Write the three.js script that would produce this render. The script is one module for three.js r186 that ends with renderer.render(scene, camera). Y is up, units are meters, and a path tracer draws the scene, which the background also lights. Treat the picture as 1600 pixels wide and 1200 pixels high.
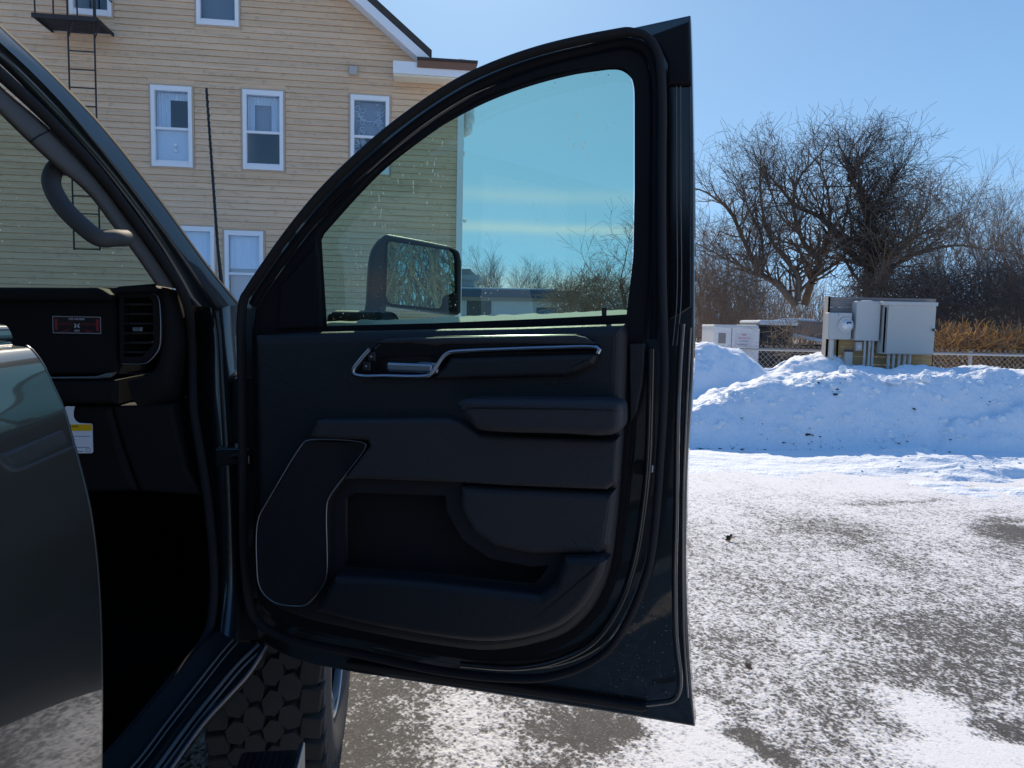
import * as THREE from 'three';
import { mergeGeometries, mergeVertices, toCreasedNormals } from 'three/addons/utils/BufferGeometryUtils.js';
import { RoundedBoxGeometry } from 'three/addons/geometries/RoundedBoxGeometry.js';

// ───────────────────────── camera, sky, sun, exposure ─────────────────────────
const scene = new THREE.Scene();
const F = 1150, EYE = new THREE.Vector3(0, 1.45, 0);            // focal length in photo pixels (1600 wide)
const YAW = Math.atan(150 / F), PITCH = Math.atan(95 / F), ROLL = 0.02;
const camera = new THREE.PerspectiveCamera(2 * Math.atan(600 / F) * 180 / Math.PI, 4 / 3, 0.05, 2000);
const FW = new THREE.Vector3(Math.sin(YAW) * Math.cos(PITCH), -Math.sin(PITCH), -Math.cos(YAW) * Math.cos(PITCH));
const R0 = new THREE.Vector3(Math.cos(YAW), 0, Math.sin(YAW)), F0 = new THREE.Vector3(Math.sin(YAW), 0, -Math.cos(YAW));
const U0 = new THREE.Vector3().crossVectors(R0, FW);
const RT = R0.clone().multiplyScalar(Math.cos(ROLL)).addScaledVector(U0, Math.sin(ROLL));
const UP = U0.clone().multiplyScalar(Math.cos(ROLL)).addScaledVector(R0, -Math.sin(ROLL));
camera.position.copy(EYE);
camera.quaternion.setFromRotationMatrix(new THREE.Matrix4().makeBasis(RT, UP, FW.clone().negate()));
scene.add(camera);

const SUN_AZ = 3 * Math.PI / 180, SUN_EL = 34 * Math.PI / 180;
const SUN = new THREE.Vector3(Math.sin(SUN_AZ) * Math.cos(SUN_EL), Math.sin(SUN_EL), -Math.cos(SUN_AZ) * Math.cos(SUN_EL));
const sun = new THREE.DirectionalLight(new THREE.Color().setRGB(1, 0.85, 0.65), 4.3);
sun.position.copy(SUN).multiplyScalar(60); sun.target.position.set(0, 0, 0);
sun.castShadow = true; sun.shadow.mapSize.set(4096, 4096);
Object.assign(sun.shadow.camera, { left: -40, right: 40, top: 40, bottom: -40, near: 1, far: 160 });
scene.add(sun, sun.target);

const renderer = new THREE.WebGLRenderer({ antialias: true });
renderer.toneMapping = THREE.LinearToneMapping;
renderer.toneMappingExposure = 1.12;
renderer.shadowMap.enabled = true;

// noise helpers -------------------------------------------------------------
function rngOf(seed) { let a = seed >>> 0; return () => { a = (a + 0x6D2B79F5) | 0; let t = Math.imul(a ^ (a >>> 15), 1 | a); t = (t + Math.imul(t ^ (t >>> 7), 61 | t)) ^ t; return ((t ^ (t >>> 14)) >>> 0) / 4294967296; }; }
const rnd = rngOf(7);
const rr = (a, b, r = rnd) => a + (b - a) * r();
const clamp = (x, a = 0, b = 1) => Math.min(b, Math.max(a, x));
const sstep = (a, b, x) => { const t = clamp((x - a) / (b - a)); return t * t * (3 - 2 * t); };
const lerp = (a, b, t) => a + (b - a) * t;
function h2(i, j, s) { let h = Math.imul(i, 374761393) ^ Math.imul(j, 668265263) ^ Math.imul(s, 1274126177); h = Math.imul(h ^ (h >>> 13), 1274126177); return ((h ^ (h >>> 16)) >>> 0) / 4294967296; }
function n2(x, y, s = 1) { const i = Math.floor(x), j = Math.floor(y); let u = x - i, v = y - j; u = u * u * (3 - 2 * u); v = v * v * (3 - 2 * v); return lerp(lerp(h2(i, j, s), h2(i + 1, j, s), u), lerp(h2(i, j + 1, s), h2(i + 1, j + 1, s), u), v); }
function fbm(x, y, o = 4, s = 1) { let a = 0, w = 0.5, t = 0; for (let k = 0; k < o; k++) { a += w * n2(x, y, s + k); t += w; x = x * 2.03 + 1.7; y = y * 2.03 + 9.2; w *= 0.5; } return a / t; }

// sky: clear winter air, paler round the sun and at the horizon, thin cloud streaks low down
{
  const W = 1024, H = 512, d = new Float32Array(W * H * 4);
  for (let j = 0; j < H; j++) {
    const el = ((j + 0.5) / H - 0.5) * Math.PI, ce = Math.cos(el), y = Math.sin(el);
    for (let i = 0; i < W; i++) {
      const az = ((i + 0.5) / W - 0.5) * 2 * Math.PI, x = Math.cos(az) * ce, z = Math.sin(az) * ce;
      const e = Math.max(0, y), k = Math.pow(1 - e, 2.6);
      let c = [lerp(0.055, 0.345, k), lerp(0.18, 0.66, k), lerp(0.48, 1.04, k)];
      const cs = clamp(x * SUN.x + y * SUN.y + z * SUN.z, -1, 1), ang = Math.acos(cs);
      const glow = 0.32 * Math.exp(-ang * 2.3) + 0.5 * Math.exp(-ang * 9);
      c = [c[0] + glow * 0.85, c[1] + glow * 0.92, c[2] + glow * 0.72];
      const elD = el * 180 / Math.PI, azD = Math.atan2(x, -z) * 180 / Math.PI;
      if (elD > 0.3 && elD < 16) {
        const wob = (fbm(azD * 0.09, 3.1, 3, 11) - 0.5) * 1.2;
        const band = (c0, w) => Math.exp(-Math.pow((elD - c0 - wob) / w, 2));
        const grain = 0.45 + 0.75 * fbm(azD * 0.35, elD * 2.6, 4, 5);
        const cl = clamp((0.75 * band(7.0, 0.30) + 0.35 * band(9.4, 0.45) + 0.7 * band(2.6, 1.0)) * grain * (1 - 0.85 * sstep(14, 24, azD)));
        c = [lerp(c[0], 0.86, cl), lerp(c[1], 0.84, cl), lerp(c[2], 0.82, cl)];
      }
      if (y < 0) { const g = sstep(0, -0.05, y); c = [lerp(c[0], 0.4, g), lerp(c[1], 0.42, g), lerp(c[2], 0.46, g)]; }
      const o = (j * W + i) * 4; d[o] = c[0]; d[o + 1] = c[1]; d[o + 2] = c[2]; d[o + 3] = 1;
    }
  }
  const t = new THREE.DataTexture(d, W, H, THREE.RGBAFormat, THREE.FloatType);
  t.mapping = THREE.EquirectangularReflectionMapping; t.magFilter = t.minFilter = THREE.LinearFilter; t.wrapS = THREE.RepeatWrapping; t.needsUpdate = true;
  scene.background = t; scene.environment = t;
}

// ───────────────────────── helpers ─────────────────────────
const V = (x, y, z) => new THREE.Vector3(x, y, z);
const ray = (px, py) => FW.clone().addScaledVector(RT, (px - 800) / F).addScaledVector(UP, (600 - py) / F);
const at = (px, py, d) => EYE.clone().addScaledVector(ray(px, py), d);           // point at depth d
const onZ = (px, py, z) => { const r = ray(px, py); return EYE.clone().addScaledVector(r, (z - EYE.z) / r.z); };
const onY = (px, py, y = 0) => { const r = ray(px, py); return EYE.clone().addScaledVector(r, (y - EYE.y) / r.y); };
const cam = (s, y, d) => V(0, 0, 0).addScaledVector(R0, s).addScaledVector(F0, d).setY(y);   // right, height, depth seen from the eye's foot
const gp = (px, d) => { const s = (px - 800) / F * d; return cam(s, 0, d); };
const hgt = (px, py, d) => at(px, py, d).y;

const names = {};
function numbered(n) { names[n] = (names[n] || 0) + 1; return names[n] === 1 ? n : n + '_' + String(names[n] - 1).padStart(3, '0'); }
function mesh(name, g, m, parent = scene) { const o = new THREE.Mesh(g, m); o.name = parent === scene ? numbered(name) : name; o.castShadow = o.receiveShadow = true; parent.add(o); return o; }
function thing(name, label, category, group, pos) { const o = new THREE.Group(); o.name = numbered(name); o.userData = { label, category }; if (group) o.userData.group = group; if (pos) o.position.copy(pos); scene.add(o); return o; }
function part(name, parent, label) { const o = new THREE.Group(); o.name = name; if (label) o.userData.label = label; parent.add(o); return o; }
function tag(o, label, category, group) { o.userData = { ...o.userData, label, category }; if (group) o.userData.group = group; return o; }
function structure(o, label) { o.userData.kind = 'structure'; if (label) o.userData.label = label; return o; }
function mat(c, rough = 0.6, o = {}) { const m = new THREE.MeshPhysicalMaterial({ roughness: rough, side: THREE.DoubleSide, ...o }); m.color.setRGB(...c); return m; }
function dataTex(N, M, fn, srgb = false, repeat) {
  const d = new Uint8Array(N * M * 4); let o = 0;
  for (let j = 0; j < M; j++) for (let i = 0; i < N; i++) { const c = fn(i, j); d[o++] = clamp(c[0]) * 255; d[o++] = clamp(c[1]) * 255; d[o++] = clamp(c[2]) * 255; d[o++] = 255; }
  const t = new THREE.DataTexture(d, N, M); t.magFilter = THREE.LinearFilter; t.minFilter = THREE.LinearMipmapLinearFilter; t.generateMipmaps = true;
  if (srgb) t.colorSpace = THREE.SRGBColorSpace; t.wrapS = t.wrapT = THREE.RepeatWrapping; if (repeat) t.repeat.set(...repeat); t.needsUpdate = true; return t;
}
const toS = x => x <= 0.0031308 ? x * 12.92 : 1.055 * Math.pow(x, 1 / 2.4) - 0.055;
function curve(pts, n = 8) { // open Catmull-Rom through [x,y] points
  const c = new THREE.CatmullRomCurve3(pts.map(p => V(p[0], p[1], p[2] || 0)), false, 'centripetal');
  return c.getPoints(n * (pts.length - 1)).map(p => [p.x, p.y, p.z]);
}
function boxG(x0, x1, y0, y1, z0, z1) { const g = new THREE.BoxGeometry(x1 - x0, y1 - y0, z1 - z0); g.translate((x0 + x1) / 2, (y0 + y1) / 2, (z0 + z1) / 2); return g; }
function rboxG(x0, x1, y0, y1, z0, z1, r = 0.01, s = 2) { const g = new RoundedBoxGeometry(x1 - x0, y1 - y0, z1 - z0, s, r); g.translate((x0 + x1) / 2, (y0 + y1) / 2, (z0 + z1) / 2); return g; }
function tubeG(pts, r, seg = 8, closed = false, n) { const c = new THREE.CatmullRomCurve3(pts, closed, 'centripetal'); return new THREE.TubeGeometry(c, n || Math.max(8, pts.length * 6), r, seg, closed); }
function rodG(a, b, r, seg = 8, r2 = r) { const d = b.clone().sub(a), L = d.length(); const g = new THREE.CylinderGeometry(r2, r, L, seg); g.translate(0, L / 2, 0); g.applyQuaternion(new THREE.Quaternion().setFromUnitVectors(V(0, 1, 0), d.normalize())); g.translate(a.x, a.y, a.z); return g; }
function gridG(rows) { // smooth surface through rows of Vector3 (all rows the same length)
  const n = rows[0].length, p = [], uv = [], ix = [];
  rows.forEach((r, j) => r.forEach((v, i) => { p.push(v.x, v.y, v.z); uv.push(i / (n - 1), j / (rows.length - 1)); }));
  for (let j = 0; j < rows.length - 1; j++) for (let i = 0; i < n - 1; i++) { const a = j * n + i; ix.push(a, a + 1, a + n, a + 1, a + n + 1, a + n); }
  const g = new THREE.BufferGeometry(); g.setAttribute('position', new THREE.Float32BufferAttribute(p, 3)); g.setAttribute('uv', new THREE.Float32BufferAttribute(uv, 2)); g.setIndex(ix); g.computeVertexNormals(); return g;
}
function extrudeG(poly, w0, w1, bevel = 0, holes = [], seg = 3) {
  const s = new THREE.Shape(poly.map(p => new THREE.Vector2(p[0], p[1])));
  for (const h of holes) s.holes.push(new THREE.Path(h.map(p => new THREE.Vector2(p[0], p[1]))));
  const g = new THREE.ExtrudeGeometry(s, { depth: Math.max(1e-4, w1 - w0 - 2 * bevel), bevelEnabled: bevel > 0, bevelThickness: bevel, bevelSize: bevel, bevelOffset: -bevel, bevelSegments: seg, curveSegments: 4 });
  g.translate(0, 0, w0 + bevel); return g;
}
function textPlane(w, h, pxw, pxh, draw) {
  const c = document.createElement('canvas'); c.width = pxw; c.height = pxh; const x = c.getContext('2d'); draw(x, pxw, pxh);
  const t = new THREE.CanvasTexture(c); t.colorSpace = THREE.SRGBColorSpace; return [new THREE.PlaneGeometry(w, h), t];
}
// fast tubes for wood
class Wood {
  constructor() { this.p = []; this.x = []; this.nn = []; }
  seg(a, b, r0, r1, n = 4) {
    const d = b.clone().sub(a).normalize(), s = Math.abs(d.y) < 0.9 ? V(0, 1, 0) : V(1, 0, 0), u = s.clone().cross(d).normalize(), v = d.clone().cross(u), o = this.p.length / 3;
    for (let k = 0; k < n; k++) { const t = k / n * Math.PI * 2, c = Math.cos(t), q = Math.sin(t), nx = u.x * c + v.x * q, ny = u.y * c + v.y * q, nz = u.z * c + v.z * q; this.p.push(a.x + nx * r0, a.y + ny * r0, a.z + nz * r0, b.x + nx * r1, b.y + ny * r1, b.z + nz * r1); this.nn.push(nx, ny, nz, nx, ny, nz); }
    for (let k = 0; k < n; k++) { const k2 = (k + 1) % n; this.x.push(o + 2 * k, o + 2 * k2, o + 2 * k + 1, o + 2 * k2, o + 2 * k2 + 1, o + 2 * k + 1); }
  }
  geo() { const g = new THREE.BufferGeometry(); g.setAttribute('position', new THREE.Float32BufferAttribute(this.p, 3)); g.setAttribute('normal', new THREE.Float32BufferAttribute(this.nn, 3)); g.setAttribute('uv', new THREE.Float32BufferAttribute(new Float32Array(this.p.length / 3 * 2), 2)); g.setIndex(this.x); return g; }
}

// ───────────────────────── materials ─────────────────────────
const fineN = dataTex(256, 256, (i, j) => { const v = 0.35 * h2(i, j, 3) + 0.65 * fbm(i / 6, j / 6, 3, 9); return [v, v, v]; });
const mkBump = (rx, ry) => { const t = fineN.clone(); t.repeat.set(rx, ry); t.needsUpdate = true; return t; };
const M = {
  paint: mat([0.024, 0.031, 0.035], 0.30, { clearcoat: 1, clearcoatRoughness: 0.03, metalness: 0.55 }),
  frame: mat([0.008, 0.008, 0.010], 0.85, { specularIntensity: 0.5 }),
  trim: mat([0.011, 0.0115, 0.014], 0.58, { bumpMap: mkBump(3.1, 3.1), bumpScale: 0.0009 }),
  trimSoft: mat([0.025, 0.025, 0.029], 0.66, { bumpMap: mkBump(3.7, 3.7), bumpScale: 0.0010 }),
  gloss: mat([0.006, 0.006, 0.008], 0.18),
  pocket: mat([0.006, 0.006, 0.007], 0.9),
  rubber: mat([0.019, 0.0185, 0.020], 0.85, { specularIntensity: 0.5 }),
  rubberDark: mat([0.009, 0.009, 0.010], 0.8),
  pillarTrim: mat([0.095, 0.092, 0.090], 0.85, { bumpMap: mkBump(20, 20), bumpScale: 0.0004 }),
  chrome: mat([0.42, 0.46, 0.52], 0.28, { metalness: 1 }),
  satin: mat([0.30, 0.32, 0.35], 0.35, { metalness: 0.9 }),
  sillDust: mat([0.16, 0.15, 0.15], 0.5),
  carpet: mat([0.004, 0.004, 0.004], 1, { specularIntensity: 0 }),
  dash: mat([0.009, 0.009, 0.010], 0.75, { specularIntensity: 0.35 }),
  tyre: mat([0.045, 0.041, 0.037], 0.75, { bumpMap: mkBump(5, 5), bumpScale: 0.002 }),
  rim: mat([0.012, 0.012, 0.014], 0.25, { clearcoat: 0.6, clearcoatRoughness: 0.1 }),
  rimEdge: mat([0.5, 0.5, 0.52], 0.3, { metalness: 1 }),
  doorGlass: mat([0.46, 0.70, 0.62], 0.0, { transmission: 1, thickness: 0, ior: 1.45 }),
  shieldGlass: mat([0.60, 0.70, 0.62], 0.0, { transmission: 1, thickness: 0, ior: 1.45 }),
  mirror: mat([0.75, 0.76, 0.78], 0.01, { metalness: 1 }),
  frost: mat([0.85, 0.88, 0.80], 1, { transmission: 0.5, thickness: 0 }),
  speck: mat([0.75, 0.75, 0.72], 0.9, { transmission: 0.4, thickness: 0 }),
  salt: mat([0.4, 0.4, 0.4], 0.9),
  plasticBlack: mat([0.012, 0.012, 0.014], 0.5),
};

// ───────────────────────── ground ─────────────────────────
const LOT = { x0: -1.6, x1: 7.6, z0: -8.4, z1: 0.6 };
{
  // asphalt lot under a thin, broken film of snow: where snow lies and where bare asphalt shows is read off the photograph
  const spots = []; // [x, z, rx, rz, wanted cover, weight]
  const sp = (px, py, rx, rz, c, w = 1) => { const g = onY(px, py); spots.push([g.x, g.z, rx, rz, c, w]); };
  sp(600, 1110, .16, .5, .05, 3); sp(580, 1180, .14, .2, .02, 3); sp(650, 1080, .12, .2, .3); sp(700, 1060, .25, .15, .6);
  sp(730, 1120, .16, .16, .95, 2); sp(790, 1180, .22, .10, .9, 2); sp(840, 1110, .2, .12, .70); sp(930, 1150, .15, .16, -.05, 4); sp(985, 1165, .10, .09, -.15, 4); sp(900, 1120, .12, .08, .2, 2); sp(880, 1185, .1, .1, .35);
  sp(1000, 1110, .2, .1, .5); sp(1100, 1140, .13, .11, 1.2, 4); sp(1050, 1190, .18, .1, 1.3, 4); sp(1130, 1185, .08, .06, 1.3, 4); sp(1195, 1165, .035, .06, -.3, 5); sp(1240, 1197, .03, .035, -.3, 5); sp(1188, 1128, .02, .03, .2, 3); sp(1165, 1105, .04, .02, .2, 3); sp(1120, 1093, .08, .015, .3, 3); sp(1230, 1150, .08, .1, .6, 3); sp(1215, 1100, .15, .1, .62, 2);
  sp(1445, 1118, .09, .08, 1.6, 6); sp(1480, 1165, .15, .07, 1.6, 6); sp(1540, 1192, .15, .05, 1.6, 5); sp(1432, 1090, .06, .03, 1.5, 5); sp(1340, 1170, .2, .12, .55, 3); sp(1320, 1100, .3, .2, .58, 2); sp(1572, 1147, .09, .06, .15, 4);
  sp(1480, 985, .36, .18, .36, 2.5); sp(1440, 1045, .35, .16, .46, 2); sp(1330, 1120, .25, .25, .55); sp(1360, 1060, .3, .2, .6); sp(1380, 875, .16, .25, .45, 2); sp(1310, 920, .3, .15, .5, 1.6); sp(1305, 825, .25, .25, .45, 2); sp(1595, 833, .16, .2, -.1, 5); sp(1565, 810, .14, .07, .1, 3); sp(1530, 860, .3, .2, .6);
  sp(1150, 900, .4, .35, .64); sp(1130, 990, .4, .2, .58); sp(1120, 1040, .2, .1, .45); sp(1230, 870, .3, .3, .66); sp(1200, 790, 1.1, .6, .85); sp(1480, 790, .9, .6, .92); sp(1450, 880, .4, .3, .8); sp(1500, 900, .6, .4, .76); sp(1260, 1010, .4, .3, .74); sp(1380, 960, .3, .2, .76);
  sp(1300, 735, 2.2, .9, 1.25, 2.5); sp(1560, 745, 1.6, .9, 1.25, 2.5); sp(1120, 725, 1.5, .9, 1.2, 2.5); sp(1430, 784, .25, .035, .1, 3); sp(1360, 788, .2, .04, .25, 2); sp(1480, 760, .3, .06, .5, 3); sp(1170, 725, .5, .1, .6, 3); sp(1550, 800, .4, .07, .7, 2);
  const N = 2048, LW = LOT.x1 - LOT.x0, LH = LOT.z1 - LOT.z0, cov = new Float32Array(N * N), coarse = new Float32Array(257 * 257);
  for (let j = 0; j <= 256; j++) for (let i = 0; i <= 256; i++) {
    const x = LOT.x0 + i / 256 * LW, z = LOT.z0 + j / 256 * LH; let a = 0.72 * 0.12, w = 0.12;
    for (const s of spots) { const q = Math.pow((x - s[0]) / s[2], 2) + Math.pow((z - s[1]) / s[3], 2); if (q < 40) { const k = s[5] * Math.exp(-q * 0.9); a += k * s[4]; w += k; } }
    coarse[j * 257 + i] = a / w;
  }
  const want = (x, z) => { const u = clamp((x - LOT.x0) / LW) * 255.999, v = clamp((z - LOT.z0) / LH) * 255.999, i = u | 0, j = v | 0, a = u - i, b = v - j; return lerp(lerp(coarse[j * 257 + i], coarse[j * 257 + i + 1], a), lerp(coarse[j * 257 + 257 + i], coarse[j * 257 + 258 + i], a), b); };
  for (let j = 0; j < N; j++) for (let i = 0; i < N; i++) {
    const x = LOT.x0 + (i + .5) / N * LW, z = LOT.z1 - (j + .5) / N * LH;
    const wx = x + 0.25 * (fbm(x * 2.2, z * 2.2, 3, 60) - .5), wz = z + 0.25 * (fbm(x * 2.2 + 9, z * 2.2, 3, 66) - .5);
    const n = 0.44 * fbm(x * 105, z * 80, 2, 40) + 0.24 * fbm(x * 34, z * 26, 2, 20) + 0.16 * fbm(x * 2.6, z * 2.6, 3, 30) + 0.16 * h2(i, j, 77);
    cov[j * N + i] = clamp((want(wx, wz) - 0.5) * 0.72 + (0.5 - n) * 1.9 + 0.52, 0, 1);
  }
  const snowAt = v => sstep(0.42, 0.60, v);
  const col = dataTex(N, N, (i, j) => {
    const s = snowAt(cov[j * N + i]), g = h2(i, j, 5), t = 0.030 + 0.05 * g * g + 0.02 * n2(i / 9, j / 9, 4) + (g > 0.93 ? 0.16 * h2(j, i, 3) : 0), w = (0.46 + 0.37 * sstep(0.52, 1.0, cov[j * N + i])) * (0.90 + 0.16 * h2(i, j, 8));
    return [toS(lerp(t * 1.03, w, s)), toS(lerp(t, w * 0.995, s)), toS(lerp(t * 0.98, w * 0.99, s))];
  }, true);
  const hh = dataTex(N, N, (i, j) => { const c = cov[j * N + i], v = 0.15 * h2(i, j, 5) + 0.85 * sstep(0.35, 1, c); return [v, v, v]; });
  const g = new THREE.PlaneGeometry(LW, LH); g.rotateX(-Math.PI / 2); g.translate((LOT.x0 + LOT.x1) / 2, 0, (LOT.z0 + LOT.z1) / 2);
  structure(mesh('parking_lot', g, new THREE.MeshStandardMaterial({ map: col, bumpMap: hh, bumpScale: 0.005, roughness: 0.85 })), 'asphalt parking lot under a thin speckled film of snow');
  const wide = dataTex(512, 512, (i, j) => { const v = 0.74 + 0.14 * fbm(i / 30, j / 30, 4, 3) - 0.05 * h2(i, j, 2); return [toS(v), toS(v), toS(v * 0.99)]; }, true);
  const gg = new THREE.PlaneGeometry(900, 900); gg.rotateX(-Math.PI / 2); gg.translate(0, -0.012, 0); const uv = gg.attributes.uv; for (let k = 0; k < uv.count; k++) uv.setXY(k, uv.getX(k) * 150, uv.getY(k) * 150);
  structure(mesh('ground', gg, new THREE.MeshStandardMaterial({ map: wide, roughness: 0.9 })), 'snow covered ground reaching to the trees');
}

// ───────────────────────── snow bank ─────────────────────────
const snowMat = mat([0.79, 0.84, 0.88], 0.75, { bumpMap: (() => { const t = dataTex(512, 512, (i, j) => { const v = 0.6 * fbm(i / 16, j / 16, 4, 70) + 0.3 * fbm(i / 4, j / 4, 2, 75) + 0.1 * h2(i, j, 6); return [v, v, v]; }); t.repeat.set(6, 4); return t; })(), bumpScale: 0.02 });
const chunkMat = mat([0.79, 0.84, 0.88], 0.8);
const key = (tab, x) => { if (x <= tab[0][0]) return tab[0][1]; for (let i = 1; i < tab.length; i++) if (x <= tab[i][0]) { const t = (x - tab[i - 1][0]) / (tab[i][0] - tab[i - 1][0]); return lerp(tab[i - 1][1], tab[i][1], t * t * (3 - 2 * t)); } return tab[tab.length - 1][1]; };
function bankH(s, d) {
  const px = s / d * F + 800;
  const foot = 8.72 + 0.14 * (fbm(s * 1.3, 2, 3, 31) - 0.5) + 0.05 * (n2(s * 6, 1, 3) - .5);
  const front = key([[700, .1], [960, .22], [1080, .40], [1120, .56], [1160, .68], [1230, .78], [1290, .82], [1335, .86], [1385, .84], [1415, .90], [1460, .92], [1540, .93], [1600, .935], [1750, .9]], px) + 0.05 * (fbm(s * 3.5, 5, 3, 12) - .5);
  let a = front * Math.pow(sstep(foot - 0.05, foot + 0.06 + 0.84 * front, d), 0.8); a *= 1 - 0.5 * sstep(foot + 1.6 * front + 0.5, 13, d);
  const back = key([[600, .5], [900, .9], [1050, 1.08], [1085, 1.16], [1113, 1.20], [1126, 1.13], [1150, 1.06], [1175, .93], [1200, .80], [1240, .95], [1290, 1.06], [1330, .9], [1400, .6], [1700, .5]], px);
  let b = back * sstep(10.1, 11.5, d) * (1 - 0.6 * sstep(11.9, 13.4, d));
  const lump = key([[1440, 0], [1472, .10], [1482, .37], [1500, .46], [1535, .43], [1565, .44], [1590, .52], [1640, .58], [1800, .5]], px) * sstep(8.62, 9.02, d) * (1 - 0.55 * sstep(9.25, 10.2, d));
  let h = Math.max(a, b, lump);
  const body = sstep(0.03, 0.3, h);
  h += body * (0.20 * (fbm(s * 2.2, d * 2.2, 4, 90) - .5) + 0.07 * (fbm(s * 7, d * 7, 3, 95) - .5) + 0.025 * Math.abs(fbm(s * 13 + 4, d * 13, 3, 97) - .5) * 2 + 0.02 * (fbm(s * 24, d * 24, 2, 99) - .5));
  // low ridges of ploughed snow in front of the bank
  const ap = 1 - body, r = Math.pow(clamp(fbm(s * 1.5 + 3, d * 3.2, 4, 52) * 1.6 - 0.62), 1.3), ri = sstep(3.2, 4.6, s);
  return h + ap * (lerp(-0.035, 0.012, sstep(6.0, 8.3, d)) + 0.05 * (fbm(s * 2.2, d * 4, 4, 57) - .45) + 0.13 * r * (0.2 + ri) * sstep(5.9, 6.8, d));
}
{
  const NS = 500, ND = 340, s0 = -1.5, s1 = 14, d0 = 5.8, d1 = 14, rows = [];
  for (let j = 0; j <= ND; j++) { const row = []; for (let i = 0; i <= NS; i++) { const t = i / NS, s = s0 + (s1 - s0) * t, u = j / ND, d = d0 + (d1 - d0) * u; row.push(cam(s, bankH(s, d) - 0.03 * (u < 0.01), d)); } rows.push(row); }
  const bank = structure(mesh('snow_bank', gridG(rows), snowMat), 'ploughed snow bank, shaded blue, with sunlit crests');
  const r = rngOf(21);
  // loose snow chunks and bits of dirt on it
  const cg = []; const ico = new THREE.IcosahedronGeometry(1, 2);
  const chunk = (p, sz, sq = 0.75) => { const g = ico.clone(), q = g.attributes.position, ph = r() * 50; for (let k = 0; k < q.count; k++) { const x = q.getX(k), y = q.getY(k), z = q.getZ(k), m = 1 + 0.9 * (fbm(x * 1.6 + ph, y * 1.6 + z * 1.3, 3, 3) - .5); q.setXYZ(k, x * m * sz, y * m * sz * sq, z * m * sz); } g.rotateY(r() * 6); g.translate(p.x, p.y, p.z); g.computeVertexNormals(); cg.push(g); };
  const place = (px, d, sz, sq, up = 0.3) => { const s = (px - 800) / F * d; chunk(cam(s, bankH(s, d) + sz * up, d), sz, sq); };
  place(1316, 9.7, .055, 1.2, .8); place(1448, 9.55, .06, 1.2); place(1448, 9.4, .075, .8); place(1488, 9.6, .045); place(1512, 9.5, .04); place(1500, 9.42, .04); place(1480, 9.0, .05); place(1490, 8.9, .05, .6); place(1505, 8.82, .04, .6);
  place(1400, 9.35, .10, .5); place(1420, 9.3, .08, .5); place(1340, 9.45, .05); place(1365, 9.4, .05); place(1252, 9.6, .06); place(1275, 9.5, .07);
  for (let k = 0; k < 260; k++) place(1085 + r() * 540, 8.74 + r() * 1.1, 0.012 + 0.045 * Math.pow(r(), 2.5), .7, .1);
  for (let k = 0; k < 40; k++) place(1330 + r() * 320, 7.2 + r() * 1.4, 0.01 + 0.022 * r() * r(), .6);
  const ch = mesh('snow_chunks', mergeGeometries(cg), chunkMat); ch.userData = { kind: 'stuff', label: 'loose frozen chunks of snow on the ploughed bank', category: 'snow' };
  const dg = [], tet = new THREE.TetrahedronGeometry(1, 0);
  for (let k = 0; k < 620; k++) { const band = r() < .25, px = 1085 + r() * (band ? 420 : 520), d = band ? 8.66 + .2 * r() * r() : 8.75 + 1.0 * r(), s = (px - 800) / F * d, sz = 0.004 + 0.018 * Math.pow(r(), 5); if (!band && fbm(s * 1.7, d * 3, 3, 44) < 0.47 + .12 * r()) continue; const g = tet.clone(); g.scale(sz * 1.9, sz * .6, sz); g.rotateY(r() * 6); const p = cam(s, bankH(s, d) + sz * .25, d); g.translate(p.x, p.y, p.z); dg.push(g); }
  for (const [px, d, sz] of [[1191, 9.55, .035], [1283, 9.45, .032], [1280, 9.3, .025], [1308, 9.15, .03], [1268, 8.8, .035], [1432, 9.05, .03], [1424, 8.85, .025], [1310, 9.2, .02]]) { const s = (px - 800) / F * d, g = tet.clone(); g.scale(sz * 1.6, sz * .7, sz); g.rotateY(r() * 6); const p = cam(s, bankH(s, d) + .01, d); g.translate(p.x, p.y, p.z); dg.push(g); }
  const di = mesh('dirt_bits', mergeGeometries(dg), mat([0.03, 0.027, 0.022], 0.95)); di.userData = { kind: 'stuff', label: 'dark bits of dirt and leaf litter in the snow bank', category: 'dirt' };
}

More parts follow.
